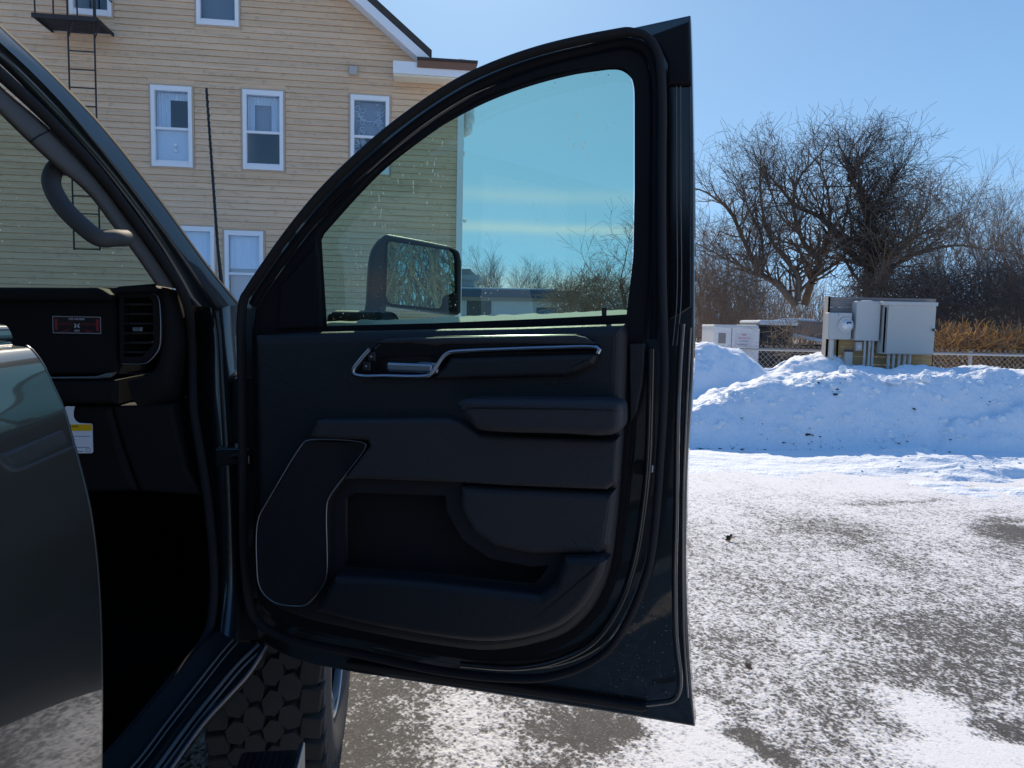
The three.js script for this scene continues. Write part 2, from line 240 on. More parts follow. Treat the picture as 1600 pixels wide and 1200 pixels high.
// ───────────────────────── house ─────────────────────────
const HZ = -15;
{
  const fx = (px, py) => onZ(px, py, HZ);
  const corner = fx(722, 300).x, left = corner - 13.2, eaveP = fx(650, 96), peakX = (corner + left) / 2;
  const a0 = fx(544, 0), slope = (a0.y - eaveP.y) / (eaveP.x - a0.x);            // rake line, rise per metre
  const rakeY = x => { const xx = x <= peakX ? 2 * peakX - x : x; return eaveP.y + (eaveP.x - xx) * slope; };
  const house = thing('clapboard_house', 'tall tan clapboard house with white framed windows and gable roof', 'house', null, V((corner + left) / 2, 0, HZ));
  const HO = house.position, hm = (n, g, m, p = house) => { g.translate(-HO.x, -HO.y, -HO.z); return mesh(n, g, m, p); };
  const sidingTex = dataTex(256, 64, (i, j) => { const v = 0.86 + 0.22 * fbm(i / 40, j / 6, 4, 7) - 0.06 * h2(i, j, 4) - (fbm(i / 9 + 50, j / 9, 3, 17) > 0.70 ? 0.12 : 0); return [toS(v * .9), toS(v * .9), toS(v * .9)]; }, true);
  const sidings = [[.83, .575, .365], [.79, .55, .35], [.86, .60, .385], [.80, .548, .342]].map(c => mat(c, 0.75, { map: sidingTex, bumpMap: mkBump(8, 1), bumpScale: 0.0012 }));
  const white = mat([0.80, 0.80, 0.80], 0.5), whiteOld = mat([0.72, 0.72, 0.72], 0.6), tanTrim = mat([.50, .38, .27], 0.7), roofM = mat([0.055, 0.047, 0.042], 0.9, { bumpMap: mkBump(10, 10), bumpScale: 0.006 }), brown = mat([0.20, 0.10, 0.06], 0.7), dark = mat([0.02, 0.022, 0.025], 0.9);
  // windows: outer frame boxes from the photograph
  const wins = [
    ['lace', 237, 135, 301, 261, 'double hung window with lace curtain above and white shade below'],
    ['curtain', 380, 142, 443, 266, 'double hung window with parted white curtains above dark lower pane'],
    ['valance', 548, 150, 608, 272, 'double hung window with patterned lace curtains under the eave'],
    ['plain', 307, -82, 373, 41, 'double hung attic window with blank grey pane'],
    ['plain2', 108, -95, 174, 25, 'attic window behind the fire escape'],
    ['shade', 272, 354, 336, 482, 'lower window with half drawn shade, partly behind the truck pillar'],
    ['shade', 352, 361, 412, 488, 'lower window with half drawn white shade and air of a screen below'],
    ['curtain', 60, 345, 122, 470, 'lower window seen through the windshield'],
  ].slice(0, 7).map(([k, x0, y0, x1, y1, l]) => { const a = fx(x0, (y0 + y1) / 2), b = fx(x1, (y0 + y1) / 2), c = fx((x0 + x1) / 2, y0), d = fx((x0 + x1) / 2, y1); return { k, l, x0: a.x, x1: b.x, y1: c.y, y0: d.y }; });
  // clapboards: every course is its own board, cut round the openings and along the gable
  const E = 0.118, y00 = 0.35; let course = 0; const gapG = [];
  for (let y = 0.35; y < rakeY(peakX) - 0.05; y += E, course++) {
    const y1 = y + E, yt = Math.min(y1, rakeY(peakX)) - 0.0165;
    let segs = [[left + 0.02, corner - 0.11]];
    for (const w of wins) if (w.y0 - .05 < y1 - 0.02 && w.y1 + .05 > y + 0.02) segs = segs.flatMap(([a, b]) => (w.x1 + .05 <= a || w.x0 - .05 >= b) ? [[a, b]] : [[a, w.x0 - .04], [w.x1 + .04, b]].filter(q => q[1] - q[0] > 0.03));
    if (course % 2 === 0) { const k = segs.findIndex(q => q[1] - q[0] > 3); if (k >= 0) { const [a, b] = segs[k], c = lerp(a, b, .25 + .5 * h2(course, 11, 2)); segs.splice(k, 1, [a, c - .0015], [c + .0015, b]); } }
    for (let [a, b] of segs) {
      let bt = b, at_ = a; const lim = yy => peakX + (rakeY(peakX) - yy) / slope; // right gable edge at height yy
      let bb = Math.min(b, lim(y) + 0.05); bt = Math.min(b, lim(yt) + 0.05); const la = Math.max(a, 2 * peakX - lim(y) - .05), lt = Math.max(a, 2 * peakX - lim(yt) - .05);
      if (bb - la < 0.05) continue;
      const zb = HZ + 0.026, zt = HZ + 0.004, p = [[la, y, HZ - .01], [bb, y, HZ - .01], [bt, yt + .012, HZ - .012], [lt, yt + .012, HZ - .012], [la, y, zb], [bb, y, zb], [bt, yt + .012, zt], [lt, yt + .012, zt]];
      const f = [[4, 5, 6, 7], [0, 1, 5, 4], [1, 2, 6, 5], [3, 0, 4, 7]], q = [], uv = [], off = h2(course, Math.round(a * 10), 3) * 5;
      for (const [i, j, k, l] of f) for (const t of [i, j, k, i, k, l]) { q.push(p[t][0] - HO.x, p[t][1], p[t][2] - HO.z); uv.push(p[t][0] / 3 + off, (p[t][1] - y) / E * 0.3 + off); }
      const g = new THREE.BufferGeometry(); g.setAttribute('position', new THREE.Float32BufferAttribute(q, 3)); g.setAttribute('uv', new THREE.Float32BufferAttribute(uv, 2)); g.computeVertexNormals();
      gapG.push(boxG(la, bb, y - .016, y + .004, HZ - .03, HZ - .016));
      mesh('clapboard', g, sidings[Math.floor(h2(course, Math.round(a * 3), 9) * 4)], house);
    }
  }
  hm('sheathing', mergeGeometries(gapG), dark);
  hm('side_wall', boxG(corner - 0.03, corner + 0.0, 0, eaveP.y - .1, HZ - 14, HZ - 0.02), sidings[0]);
  hm('far_side_wall', boxG(left, left + 0.03, 0, eaveP.y - .1, HZ - 14, HZ - 0.02), sidings[0]);
  hm('corner_board', rboxG(corner - 0.11, corner + 0.015, 0, eaveP.y + .1, HZ - 0.1, HZ + 0.035, .006), white);
  hm('foundation', boxG(left, corner, 0, 0.36, HZ - 13.9, HZ + 0.01), mat([.3, .29, .28], .9));
  // roof slopes and their trim
  const roofSide = (sgn) => {
    const ex = sgn > 0 ? fx(674, 96).x : 2 * peakX - fx(674, 96).x, px_ = peakX, ey = rakeY(ex) + 0.17, py = rakeY(peakX) + 0.17, z0 = HZ - 14.3, z1 = HZ + 0.42, t = 0.16; if (sgn < 0) hm('eave_box', boxG(left - .45, ex + .1, ey - .45, ey - .05, HZ - 14, HZ + .42), white);
    const poly = [[px_, py], [ex, ey], [ex, ey + t], [px_, py + t * 1.25]];
    const g = extrudeG(poly, z0, z1, 0.004); hm('roof', g, roofM);
    const off = (d) => [[px_, py - d], [ex, ey - d]];
    hm('rake_board', extrudeG([off(0.0)[0], off(0.0)[1], off(.20)[1], off(.2)[0]].map((p, i) => [p[0], p[1] - 0.003]), z1 - 0.035, z1 - 0.003, 0.003), white);
    hm('rake_soffit', extrudeG([off(.17)[0], off(.17)[1], off(.2)[1], off(.2)[0]], HZ + 0.03, z1 - 0.04, 0.002), whiteOld);
  };
  roofSide(1); roofSide(-1);
  const er0 = onZ(614, 97, HZ + .43), er1 = onZ(614, 112, HZ + .43); er0.x = er1.x;
  const eret = part('eave_return', house);
  const zE = HZ + 0.43, eEnd = onZ(742, 100, HZ + 0.4).x;
  hm('cornice_box', boxG(er0.x, eEnd, er1.y - .02, er0.y + .03, HZ + 0.03, zE), white, eret);
  hm('cornice_soffit', boxG(er0.x + .02, eEnd - .02, er1.y - .06, er1.y - .024, HZ + 0.03, zE - .03), mat([.75, .66, .5], .6), eret);
  hm('crown_board', boxG(fx(652, 95).x, eEnd + .03, er0.y - .07, er0.y + 0.06, HZ + 0.35, zE + 0.035), brown, eret);
  hm('gutter_edge', boxG(fx(652, 95).x, eEnd + .05, er0.y + .065, er0.y + 0.11, HZ + 0.3, zE + 0.06), roofM, eret);
  hm('side_eave', boxG(corner + 0.02, eEnd - .01, er1.y - .02, er0.y + .09, HZ - 14, HZ + 0.02), whiteOld, eret);
  // windows
  const paneM = mat([0.9, 0.95, 1], 0.02, { transmission: 1, thickness: 0, ior: 1.6 }), shadeM = mat([.74, .74, .73], .9), laceM = mat([.76, .76, .75], .9), roomM = mat([0.5, 0.48, 0.44], .9);
  for (const w of wins) {
    const W = part('window', house, w.l), wx = (g, n, m) => hm(n, g, m, W), cx = (w.x0 + w.x1) / 2, ww = w.x1 - w.x0, ym = w.y0 + (w.y1 - w.y0) * 0.475, f = 0.068;
    for (const [a, b, c, d] of [[w.x0 - .035, w.x0, w.y0 - .03, w.y1 + .03], [w.x1, w.x1 + .035, w.y0 - .03, w.y1 + .03], [w.x0, w.x1, w.y1, w.y1 + .03], [w.x0, w.x1, w.y0 - .03, w.y0]]) wx(boxG(a, b, c, d, HZ - .05, HZ + .03), 'casing', tanTrim);
    { const lo = y00 + Math.floor((w.y0 - .05 - y00 + .02) / E) * E, hi = y00 + Math.ceil((w.y1 + .05 - y00 - .02) / E) * E; if (lo < w.y0 - .032) wx(boxG(w.x0 - .04, w.x1 + .04, lo - .012, w.y0 - .032, HZ - .02, HZ + .012), 'siding_strip', sidings[1]); if (hi > w.y1 + .032) wx(boxG(w.x0 - .04, w.x1 + .04, w.y1 + .032, hi + .002, HZ - .02, HZ + .012), 'siding_strip', sidings[2]); }
    wx(boxG(w.x0, w.x0 + f, w.y0, w.y1, HZ - .06, HZ + .045), 'frame', white); wx(boxG(w.x1 - f, w.x1, w.y0, w.y1, HZ - .06, HZ + .045), 'frame', white);
    wx(boxG(w.x0 + f, w.x1 - f, w.y1 - .09, w.y1, HZ - .06, HZ + .042), 'frame', white);
    wx(boxG(w.x0 + f, w.x1 - f, w.y0, w.y0 + .075, HZ - .06, HZ + .06), 'sill', white);
    wx(boxG(w.x0 + f, w.x1 - f, ym - .022, ym + .022, HZ - .05, HZ + .028), 'meeting_rail', white);
    wx(boxG(w.x0 + f, w.x1 - f, w.y0 + .075, w.y0 + .12, HZ - .04, HZ + .02), 'sash_rail', white);
    wx(boxG(w.x0 + f, w.x1 - f, ym + .022, w.y1 - .09, HZ - .012, HZ - .008), 'pane', paneM); wx(boxG(w.x0 + f, w.x1 - f, w.y0 + .12, ym - .022, HZ - .03, HZ - .026), 'pane', paneM);
    wx(boxG(w.x0 - .1, w.x1 + .1, w.y0 - .1, w.y1 + .1, HZ - 3.02, HZ - 3.0), 'room', roomM);
    for (const [a, b, c, d] of [[w.x0 - .1, w.x0, w.y0 - .1, w.y1 + .1], [w.x1, w.x1 + .1, w.y0 - .1, w.y1 + .1]]) wx(boxG(a, b, c, d, HZ - 3.0, HZ - .07), 'reveal', roomM);
    wx(boxG(w.x0, w.x1, w.y1, w.y1 + .1, HZ - 3.0, HZ - .07), 'reveal', roomM); wx(boxG(w.x0, w.x1, w.y0 - .1, w.y0, HZ - 3.0, HZ - .07), 'reveal', roomM);
    const cloth = (x0, x1, y0, y1, amp, n, m, z = HZ - .09) => { const rows = []; for (let j = 0; j <= 1; j++) { const row = []; for (let i = 0; i <= 40; i++) { const t = i / 40; row.push(V(lerp(x0, x1, t), lerp(y1, y0, j), z + amp * Math.sin(t * n * 6.283 + 1.3 * Math.sin(t * 9)))); } rows.push(row); } wx(gridG(rows), 'curtain', m); };
    const X0 = w.x0 + f, X1 = w.x1 - f, yt = w.y1 - .09, L = (t) => lerp(X0, X1, t);
    if (w.k === 'lace') { cloth(L(0), L(.42), ym, yt, .012, 6, laceM); cloth(L(.40), L(1), yt - .14, yt, .01, 6, laceM, HZ - .1); cloth(L(.93), L(1), ym, yt - .1, .01, 2, laceM, HZ - .1); wx(boxG(X0, X1, w.y0 + .1, ym, HZ - .075, HZ - .07), 'shade', shadeM);
      const o = new THREE.SphereGeometry(.035, 12, 8); o.translate(L(.57), w.y0 + .42, HZ - .05); const o2 = new THREE.ConeGeometry(.05, .1, 12); o2.translate(L(.57), w.y0 + .34, HZ - .05); wx(mergeGeometries([o, o2]), 'ornament', white); }
    if (w.k === 'curtain') { cloth(L(0), L(.22), ym, yt, .012, 3, laceM); cloth(L(.72), L(1), ym, yt, .012, 4, laceM); cloth(L(.2), L(.74), yt - .16, yt, .012, 6, laceM, HZ - .1); wx(boxG(L(.2), L(.74), ym, yt - .15, HZ - .14, HZ - .135), 'shade', mat([.33, .33, .33], .9)); }
    if (w.k === 'valance') { wx(boxG(X0, X1, ym, yt, HZ - .13, HZ - .125), 'shade', mat([.30, .30, .31], .9));
      const wd = new Wood(), r = rngOf(5); // crocheted lace: rings and threads
      for (const [u0, u1] of [[0.02, .3], [.68, .98]]) for (let k = 0; k < 34; k++) { const c = V(L(rr(u0, u1, r)), rr(w.y0 + .3, yt, r), HZ - .09), q = .03 + .03 * r(); let pv = null; for (let t = 0; t <= 8; t++) { const p = c.clone().add(V(Math.cos(t / 8 * 6.283) * q, Math.sin(t / 8 * 6.283) * q, 0)); if (pv) wd.seg(pv, p, .006, .006, 3); pv = p; } }
      let pv = null; for (let t = 0; t <= 12; t++) { const u = t / 12, p = V(L(.05 + .9 * u), yt - .22 - .16 * Math.sin(u * Math.PI), HZ - .09); if (pv) wd.seg(pv, p, .007, .007, 3); pv = p; }
      wx(wd.geo(), 'lace_curtain', laceM); }
    if (w.k === 'shade') { cloth(X0, X1, w.y1 - .72, yt, .006, 5, mat([.84, .84, .83], .9)); wx(boxG(X0, X1, w.y0 + .1, w.y1 - .70, HZ - .13, HZ - .125), 'screen', mat([.50, .50, .49], .9)); }
    if (w.k === 'plain') wx(boxG(X0, X1, w.y0 + .1, ym, HZ - .1, HZ - .095), 'shade', mat([.20, .20, .20], .9));
  }
  const vb = fx(546, 118), vt = fx(559, 106);
  const vent = part('dryer_vent', house); hm('hood', rboxG(vb.x, vt.x, vb.y, vt.y, HZ + .02, HZ + .12, .015), mat([.45, .42, .38], .6), vent); hm('plate', boxG(vb.x - .02, vt.x + .02, vb.y - .02, vt.y + .02, HZ + .0, HZ + .035), tanTrim, vent);
  // ice hanging from the side eave and lower down the side wall
  const iceM = mat([.86, .9, .92], .25, { transmission: .25, thickness: 0 }), ice = part('ice', house), r = rngOf(3), ig = [];
  const blob = (px, py, rad, sy) => { const p = onZ(px, py, HZ - .3), g = new THREE.IcosahedronGeometry(rad, 3), q = g.attributes.position; for (let k = 0; k < q.count; k++) { const m = 1 + .5 * (fbm(q.getX(k) * 9 + px, q.getY(k) * 9 + q.getZ(k) * 7, 3, 4) - .5); q.setXYZ(k, q.getX(k) * m, q.getY(k) * m * sy, q.getZ(k) * m); } g.computeVertexNormals(); g.translate(p.x, p.y, p.z); ig.push(g); };
  for (let k = 0; k < 16; k++) blob(726 + 14 * r() * (1 - k / 22), 168 + k * 2.6, .05 + .06 * r(), 1.3); blob(725, 205, .05, 2); blob(723, 225, .03, 3); blob(726, 345, .04, 1); blob(725, 240, .015, 4);
  hm('icicles', mergeGeometries(ig), iceM, ice);
  // fire escape
  const fe = thing('fire_escape', 'black iron fire escape balcony and ladder on the tan clapboard wall', 'fire escape', null, V(fx(130, 60).x, fx(130, 60).y, HZ));
  const FO = fe.position, fm = (n, g) => { g.translate(-FO.x, -FO.y, -FO.z); return mesh(n, g, mat([.025, .022, .022], .7), fe); };
  const z1 = HZ + .75, pa = onZ(87, 44, HZ + .05), pb = onZ(172, 46, HZ + .05), fl = pa.y - .02; 
  const x0 = pa.x - .05, x1 = pb.x + .04;
  for (let k = 0; k < 9; k++) { const z = HZ + .06 + k * (z1 - HZ - .06) / 8.6; fm('platform_slat', boxG(x0, x1, fl - .025, fl, z, z + .045)); }
  fm('platform_rim', boxG(x0 - .02, x1 + .02, fl - .07, fl + .005, z1 + .0, z1 + .03)); fm('platform_rim', boxG(x0 - .02, x0, fl - .06, fl + .004, HZ + .03, z1)); fm('platform_rim', boxG(x1, x1 + .02, fl - .06, fl + .004, HZ + .03, z1));
  for (const x of [x0 + .02, x0 + .32, x1 - .32, x1 - .02]) fm('railing_post', rodG(V(x, fl, z1 - .02), V(x, fl + 1.1, z1 - .02), .014));
  for (const h of [.55, 1.08]) { fm('railing_bar', rodG(V(x0, fl + h, z1 - .02), V(x1, fl + h, z1 - .02), .013)); for (const x of [x0, x1]) fm('railing_bar', rodG(V(x, fl + h, HZ + .05), V(x, fl + h, z1), .013)); }
  const lx0 = onZ(109, 150, z1 - .1).x, lx1 = onZ(150, 150, z1 - .1).x, lb = onZ(132, 391, z1 - .1).y;
  for (const x of [lx0, lx1]) { fm('ladder_rail', rodG(V(x, lb, z1 - .1), V(x, fl + 1.9, z1 - .1), .016)); fm('bracket', rodG(V(x, fl - .34, z1 - .1), V(x + .14, fl - .03, z1 - .05), .012)); }
  for (let y = lb + .02; y < fl; y += .315) fm('ladder_rung', rodG(V(lx0, y, z1 - .1), V(lx1, y, z1 - .1), .012));
}

// ───────────────────────── pickup truck ─────────────────────────
const truck = thing('pickup_truck', 'black pickup truck with its front passenger door standing open', 'truck');
const tp = (n, g, m, p = truck) => mesh(n, g, m, p);
// front door: local frame u along the door from hinge to latch, y up, w towards the cabin side
const Hh = at(390, 600, 1.79), Lh = at(1083, 600, 1.47);
const du = V(Lh.x - Hh.x, 0, Lh.z - Hh.z).normalize(), dw = V(du.x, 0, du.z).cross(V(0, 1, 0)), dO = V(Hh.x, 0, Hh.z);
const door = part('front_door', truck, 'open front passenger door seen from its inner side');
door.matrixAutoUpdate = true; door.position.copy(dO); door.quaternion.setFromRotationMatrix(new THREE.Matrix4().makeBasis(du, V(0, 1, 0), dw));
const dl = (px, py, w) => { const r = ray(px, py), o = EYE.clone().sub(dO), t = (w - o.dot(dw)) / r.dot(dw), p = o.addScaledVector(r, t); return [p.dot(du), p.y]; };
const DL = (list, w) => list.map(p => dl(p[0], p[1], w));
const D3 = (list, w) => list.map(p => { const q = dl(p[0], p[1], p[2] ?? w); return V(q[0], q[1], p[2] ?? w); });
const slab = (name, list, w0, w1, bevel, m, holes = [], seg = 3) => tp(name, extrudeG(DL(list, w1), w0, w1, bevel, holes.map(h => DL(h, w1)), seg), m, door);
const bead = (name, list, w, r, m, closed = false, flat = 1) => { const g = tubeG(D3(list, w), r, 8, closed, list.length * 5); if (flat !== 1) { g.translate(0, 0, -w); g.scale(1, 1, flat); g.translate(0, 0, w); } return tp(name, g, m, door); };

const OUT = [
  ...curve([[377, 474], [398, 434], [450, 362], [500, 302], [545, 256], [600, 206], [660, 161], [720, 124], [780, 96], [850, 73], [920, 57], [1000, 40], [1078, 23]], 4),
  ...curve([[1079, 24], [1081, 80], [1083, 180], [1084.5, 300], [1085, 450], [1084, 560], [1080, 640], [1075, 720], [1073, 800], [1072, 880], [1074, 960], [1078, 1040], [1086, 1136]], 4).slice(0),
  ...curve([[1084, 1136], [1000, 1122], [900, 1106], [700, 1074], [500, 1041], [440, 1022], [415, 1006]], 3),
  [388, 986], [381, 900], [378, 700], [376, 560], [376, 490]];
const GL = [[501, 372], ...curve([[503, 369], [560, 305], [600, 265], [650, 225], [700, 190], [740, 166], [800, 142], [850, 126], [900, 116], [945, 109.5]], 4), ...curve([[950, 109], [965, 110], [977, 119], [983, 136], [984, 160]], 4), [984, 300], [982, 400], [976, 496], [850, 500], [677, 507], [505, 514]];
const SEAL = [...curve([[392, 466], [414, 432], [464, 362], [512, 304], [556, 260], [612, 211], [670, 168], [728, 132], [786, 106], [852, 84], [920, 68], [975, 58]], 3), ...curve([[984, 57], [1012, 64], [1030, 90], [1036, 135], [1036, 300], [1037, 450], [1040, 560], [1038, 640], [1033, 720], [1027, 800], [1018, 870], [1008, 905], [988, 954], [955, 1006], [915, 1033], [860, 1050], [800, 1052], [700, 1042], [560, 1013], [450, 988], [408, 960], [394, 900], [389, 700], [387, 500]], 3)];
const TR = [...curve([[398, 482], [422, 448], [472, 380], [522, 322], [568, 276], [622, 228], [678, 186], [734, 151], [792, 123], [856, 101], [920, 85], [972, 75]], 3), ...curve([[980, 75], [1002, 84], [1014, 108], [1018, 160], [1017, 300], [1014, 450], [1005, 535], [994, 600], [979, 775], [962, 897], [947, 945], [912, 987], [862, 1018], [800, 1034], [700, 1029], [560, 1002], [450, 977], [406, 945], [398, 900], [394, 700], [392, 520]], 3)];
const inset = (poly, d) => { // shrink a px polygon towards its own normals (px)
  const n = poly.length; let A = 0; for (let i = 0; i < n; i++) { const p = poly[i], q = poly[(i + 1) % n]; A += p[0] * q[1] - q[0] * p[1]; } const sg = Math.sign(A);
  return poly.map((p, i) => { const a = poly[(i - 1 + n) % n], b = poly[(i + 1) % n]; let tx = b[0] - a[0], ty = b[1] - a[1]; const L = Math.hypot(tx, ty) || 1; return [p[0] - ty / L * sg * d, p[1] + tx / L * sg * d]; });
};
const GLo = inset(GL, -22);
slab('door_shell', OUT, -0.095, -0.05, 0.005, M.paint, [GLo]);
slab('inner_reveal', inset(SEAL, 4), -0.052, -0.022, 0.006, M.paint, [GLo]);
bead('weatherstrip', SEAL, -0.04, 0.0085, M.rubber, true, 1.6);
const PKT = [[524, 770], [550, 753], [712, 758], [714, 795], [735, 832], [770, 856], [830, 868], [877, 870], [862, 912], [842, 930], [720, 916], [600, 905], [524, 900]];
bead('run_channel', curve([[395, 476], [418, 440], [468, 371], [517, 313], [562, 268], [617, 220], [674, 177], [731, 142], [789, 115], [854, 93], [920, 77], [976, 66], [1007, 75], [1022, 100], [1027, 150], [1026, 300], [1026, 450], [1023, 530]], 3), -0.022, 0.0105, M.frame);
slab('trim_frame', TR, -0.024, 0.004, 0.007, M.frame, [inset(GL, -13).map(p => p[1] > 480 ? [p[0], p[1] - 10] : p)]);
bead('frame_lip', curve([[500, 340], [560, 286], [620, 240], [690, 194], [760, 157], [830, 131], [900, 113], [960, 103], [988, 112], [999, 140], [1000, 300], [998, 440], [990, 500]], 3), 0.002, 0.004, M.frame);
// upper rear corner cap and applique strips on the outer flange
slab('corner_cap', [[1043, 96], [1030, 70], [1012, 56], [1060, 38], [1077, 32], [1080, 131], [1042, 131]], -0.052, -0.034, 0.006, M.frame);
slab('applique', [[1043, 134], [1079, 134], [1080, 480], [1062, 492], [1046, 500]], -0.052, -0.044, 0.003, M.gloss);
for (const x of [1057, 1063.5]) bead('applique_line', [[x, 134], [x + .3, 300], [x + .5, 470], [x - 6, 540]], -0.043, 0.0011, M.sillDust);
bead('flange_bead', curve([[1066, 506], [1062, 560], [1058, 660], [1056, 800], [1054, 900], [1056, 1000], [1062, 1070], [1054, 1092], [1028, 1098], [1010, 1100]], 3), -0.046, 0.006, M.paint);
bead('flange_bead', curve([[1078, 512], [1072, 640], [1067, 760], [1066, 880], [1068, 1000], [1074, 1090]], 3), -0.048, 0.0035, M.paint);
slab('bottom_strip', [...curve([[540, 1034], [700, 1058], [860, 1081], [1005, 1103]], 4), [1012, 1110], [1004, 1115], ...curve([[1000, 1114], [860, 1093], [700, 1070], [540, 1044]], 4)], -0.05, -0.03, 0.006, M.rubberDark);
bead('reveal_bead', curve([[1017, 545], [1016, 600], [1012, 720], [1004, 800], [990, 880], [966, 948], [925, 1004], [870, 1032], [810, 1043], [720, 1038]], 3), -0.024, 0.0075, M.paint);
bead('reveal_edge', curve([[994, 560], [988, 680], [976, 800], [962, 897]], 3), 0.001, 0.0022, M.frame);
slab('upper_bezel', [[982, 537], [1008, 536], [1004, 600], [996, 640], [985, 660]], 0.0, 0.014, 0.004, M.trim);
// latch
tp('latch', (() => { const a = dl(991, 740, -.015), b = dl(1012, 722, -.015); return rboxG(a[0], b[0], a[1], b[1], -.03, -.004, .004); })(), M.pocket, door);
tp('latch_pin', (() => { const a = dl(1012, 738, -.012), b = dl(1021, 726, -.012); return rboxG(a[0], b[0], a[1], b[1], -.028, -.008, .003); })(), M.satin, door);
// glass and the frozen snow along its foot
tp('window_glass', new THREE.ShapeGeometry(new THREE.Shape(DL(inset(GL, -6), -0.046).map(p => new THREE.Vector2(...p)))).translate(0, 0, -0.046), M.doorGlass, door);
{
  const r = rngOf(14), top = [], bot = [];
  for (let k = 0; k <= 60; k++) { const x = 500 + k * 8, t = (x - 505) / 471, yb = lerp(515, 497, t); bot.push([x, yb + 3]); top.push([x, yb - 10 - 2.5 * n2(k * .5, 1, 6) - 1.5 * r()]); }
  const poly = [...bot, ...top.reverse()];
  tp('frost_line', new THREE.ShapeGeometry(new THREE.Shape(DL(poly, -0.056).map(p => new THREE.Vector2(...p)))).translate(0, 0, -0.056), M.frost, door);
  // dried splashes on the pane
  const g = [], o = new THREE.CircleGeometry(1, 5); const ins = (x, y) => { let c = false; for (let i = 0, j = GL.length - 1; i < GL.length; j = i++) if ((GL[i][1] > y) !== (GL[j][1] > y) && x < (GL[j][0] - GL[i][0]) * (y - GL[i][1]) / (GL[j][1] - GL[i][1]) + GL[i][0]) c = !c; return c; };
  for (let k = 0; k < 620; k++) { const x = 505 + 470 * r(), y = r() < .4 ? 505 - 120 * r() * r() : 115 + 390 * r(); if (!ins(x, y)) continue; const q = dl(x, y, -.0445), s = .0004 + .0011 * Math.pow(r(), 4), c = o.clone(); c.scale(s, s * (1 + 2 * r() * r()), 1); c.rotateZ(r() * 1 - .5); c.translate(q[0], q[1], -.0445); g.push(c); }
  for (let k = 0; k < 70; k++) { const a = [[590, 330], [655, 290], [625, 260], [680, 250], [560, 420], [905, 200]][k % 6], x = a[0] + (r() - .5) * 26, y = a[1] + (r() - .5) * 70; if (!ins(x, y)) continue; const q = dl(x, y, -.0445), c = o.clone(); c.scale(.0005 + .0011 * r(), .002 + .007 * r() * r(), 1); c.rotateZ((r() - .5) * .5); c.translate(q[0], q[1], -.0445); g.push(c); }
  tp('dried_splashes', mergeGeometries(g), M.speck, door).userData.kind = 'stuff';
  const sg = [], ic = new THREE.TetrahedronGeometry(1, 1);
  for (let k = 0; k < 260; k++) { const x = 905 + 150 * r(), y = 930 + 160 * r(); if (x < 900 + (1080 - y) * .55 + 25) continue; const q = dl(x, y, -.049), s = .0005 + .0009 * r() * r(), c = ic.clone(); c.scale(s, s, s * .6); c.translate(q[0], q[1], -.049); sg.push(c); }
  tp('salt_specks', mergeGeometries(sg), M.salt, door).userData.kind = 'stuff';
}
// padded trim
slab('trim_panel', [[394, 524], [450, 520], [560, 517], [800, 512], [974, 506], ...curve([[977, 520], [975, 600], [966, 760], [949, 898], [922, 957], [886, 992], [840, 1009], [770, 1021], [700, 1016], [560, 991], [450, 963], [412, 940], [402, 900]], 3), [398, 700]], 0.0, 0.054, 0.024, M.trim, [PKT], 6);
slab('ornament', [[553, 583], [578, 546], [592, 533], [608, 528], [700, 525], [900, 522], [915, 525], [936, 541], [932, 548], [706, 552], [672, 588], [566, 588]], 0.042, 0.068, 0.008, M.gloss, [[[590, 552], [688, 552], [668, 582], [580, 582]]]);
slab('ornament_ledge', [[586, 536], [600, 529.5], [700, 527], [898, 523.5], [914, 527], [932, 538], [800, 537], [690, 538], [680, 540], [640, 536]], 0.062, 0.080, 0.006, M.trimSoft);
bead('chrome_trim', [[934, 552], [936.5, 546], [931, 542.5], [860, 543], [790, 545.5], [720, 548.5], [702, 550.5], [694, 556], [682, 573], [671, 586], [660, 588], [600, 587.5], [566, 587.5], [553, 584], [552, 578], [564, 561], [578, 545]], 0.074, 0.0046, M.chrome);
tp('door_handle', (() => { const a = dl(604, 581, .072), b = dl(676, 568, .072); return rboxG(a[0], b[0], a[1], b[1], .056, .074, .006, 3); })(), M.chrome, door);
tp('handle_pivot', (() => { const a = dl(650, 584, .072), b = dl(684, 566, .072); return rboxG(a[0], b[0], a[1], b[1], .05, .070, .006, 3); })(), M.satin, door);
for (const [x, y] of [[574, 557], [566, 572]]) tp('lock_button', (() => { const a = dl(x, y + 7, .074), b = dl(x + 12, y - 7, .074); return rboxG(a[0], b[0], a[1], b[1], .064, .074, .003); })(), M.plasticBlack, door);
slab('insert_pad', [[703, 558], [928, 551], [934, 556], [926, 570], [900, 584], [880, 589], [674, 593], [690, 576]], 0.046, 0.074, 0.012, M.trim, [], 4);
slab('armrest', [...curve([[712, 630], [722, 625], [760, 624], [880, 625], [955, 627], [968, 632], [971, 650], [968, 672], [952, 681], [880, 679], [760, 675], [742, 671], [728, 656], [713, 636]], 3)], 0.05, 0.140, 0.016, M.trimSoft, [], 5);
slab('mid_pad', [[494, 657], [700, 654], [718, 660], [748, 680], [950, 688], [967, 683], [963, 755], [947, 766], [800, 760], [720, 755], [560, 749], [536, 750], [552, 728], [576, 697], [572, 688], [482, 684]], 0.045, 0.092, 0.010, M.trimSoft, [], 4);
slab('side_cushion', [[717, 760], [945, 771], [962, 764], [952, 855], [934, 868], [830, 868], [770, 856], [735, 832], [716, 795]], 0.045, 0.084, 0.018, M.trimSoft, [], 4);
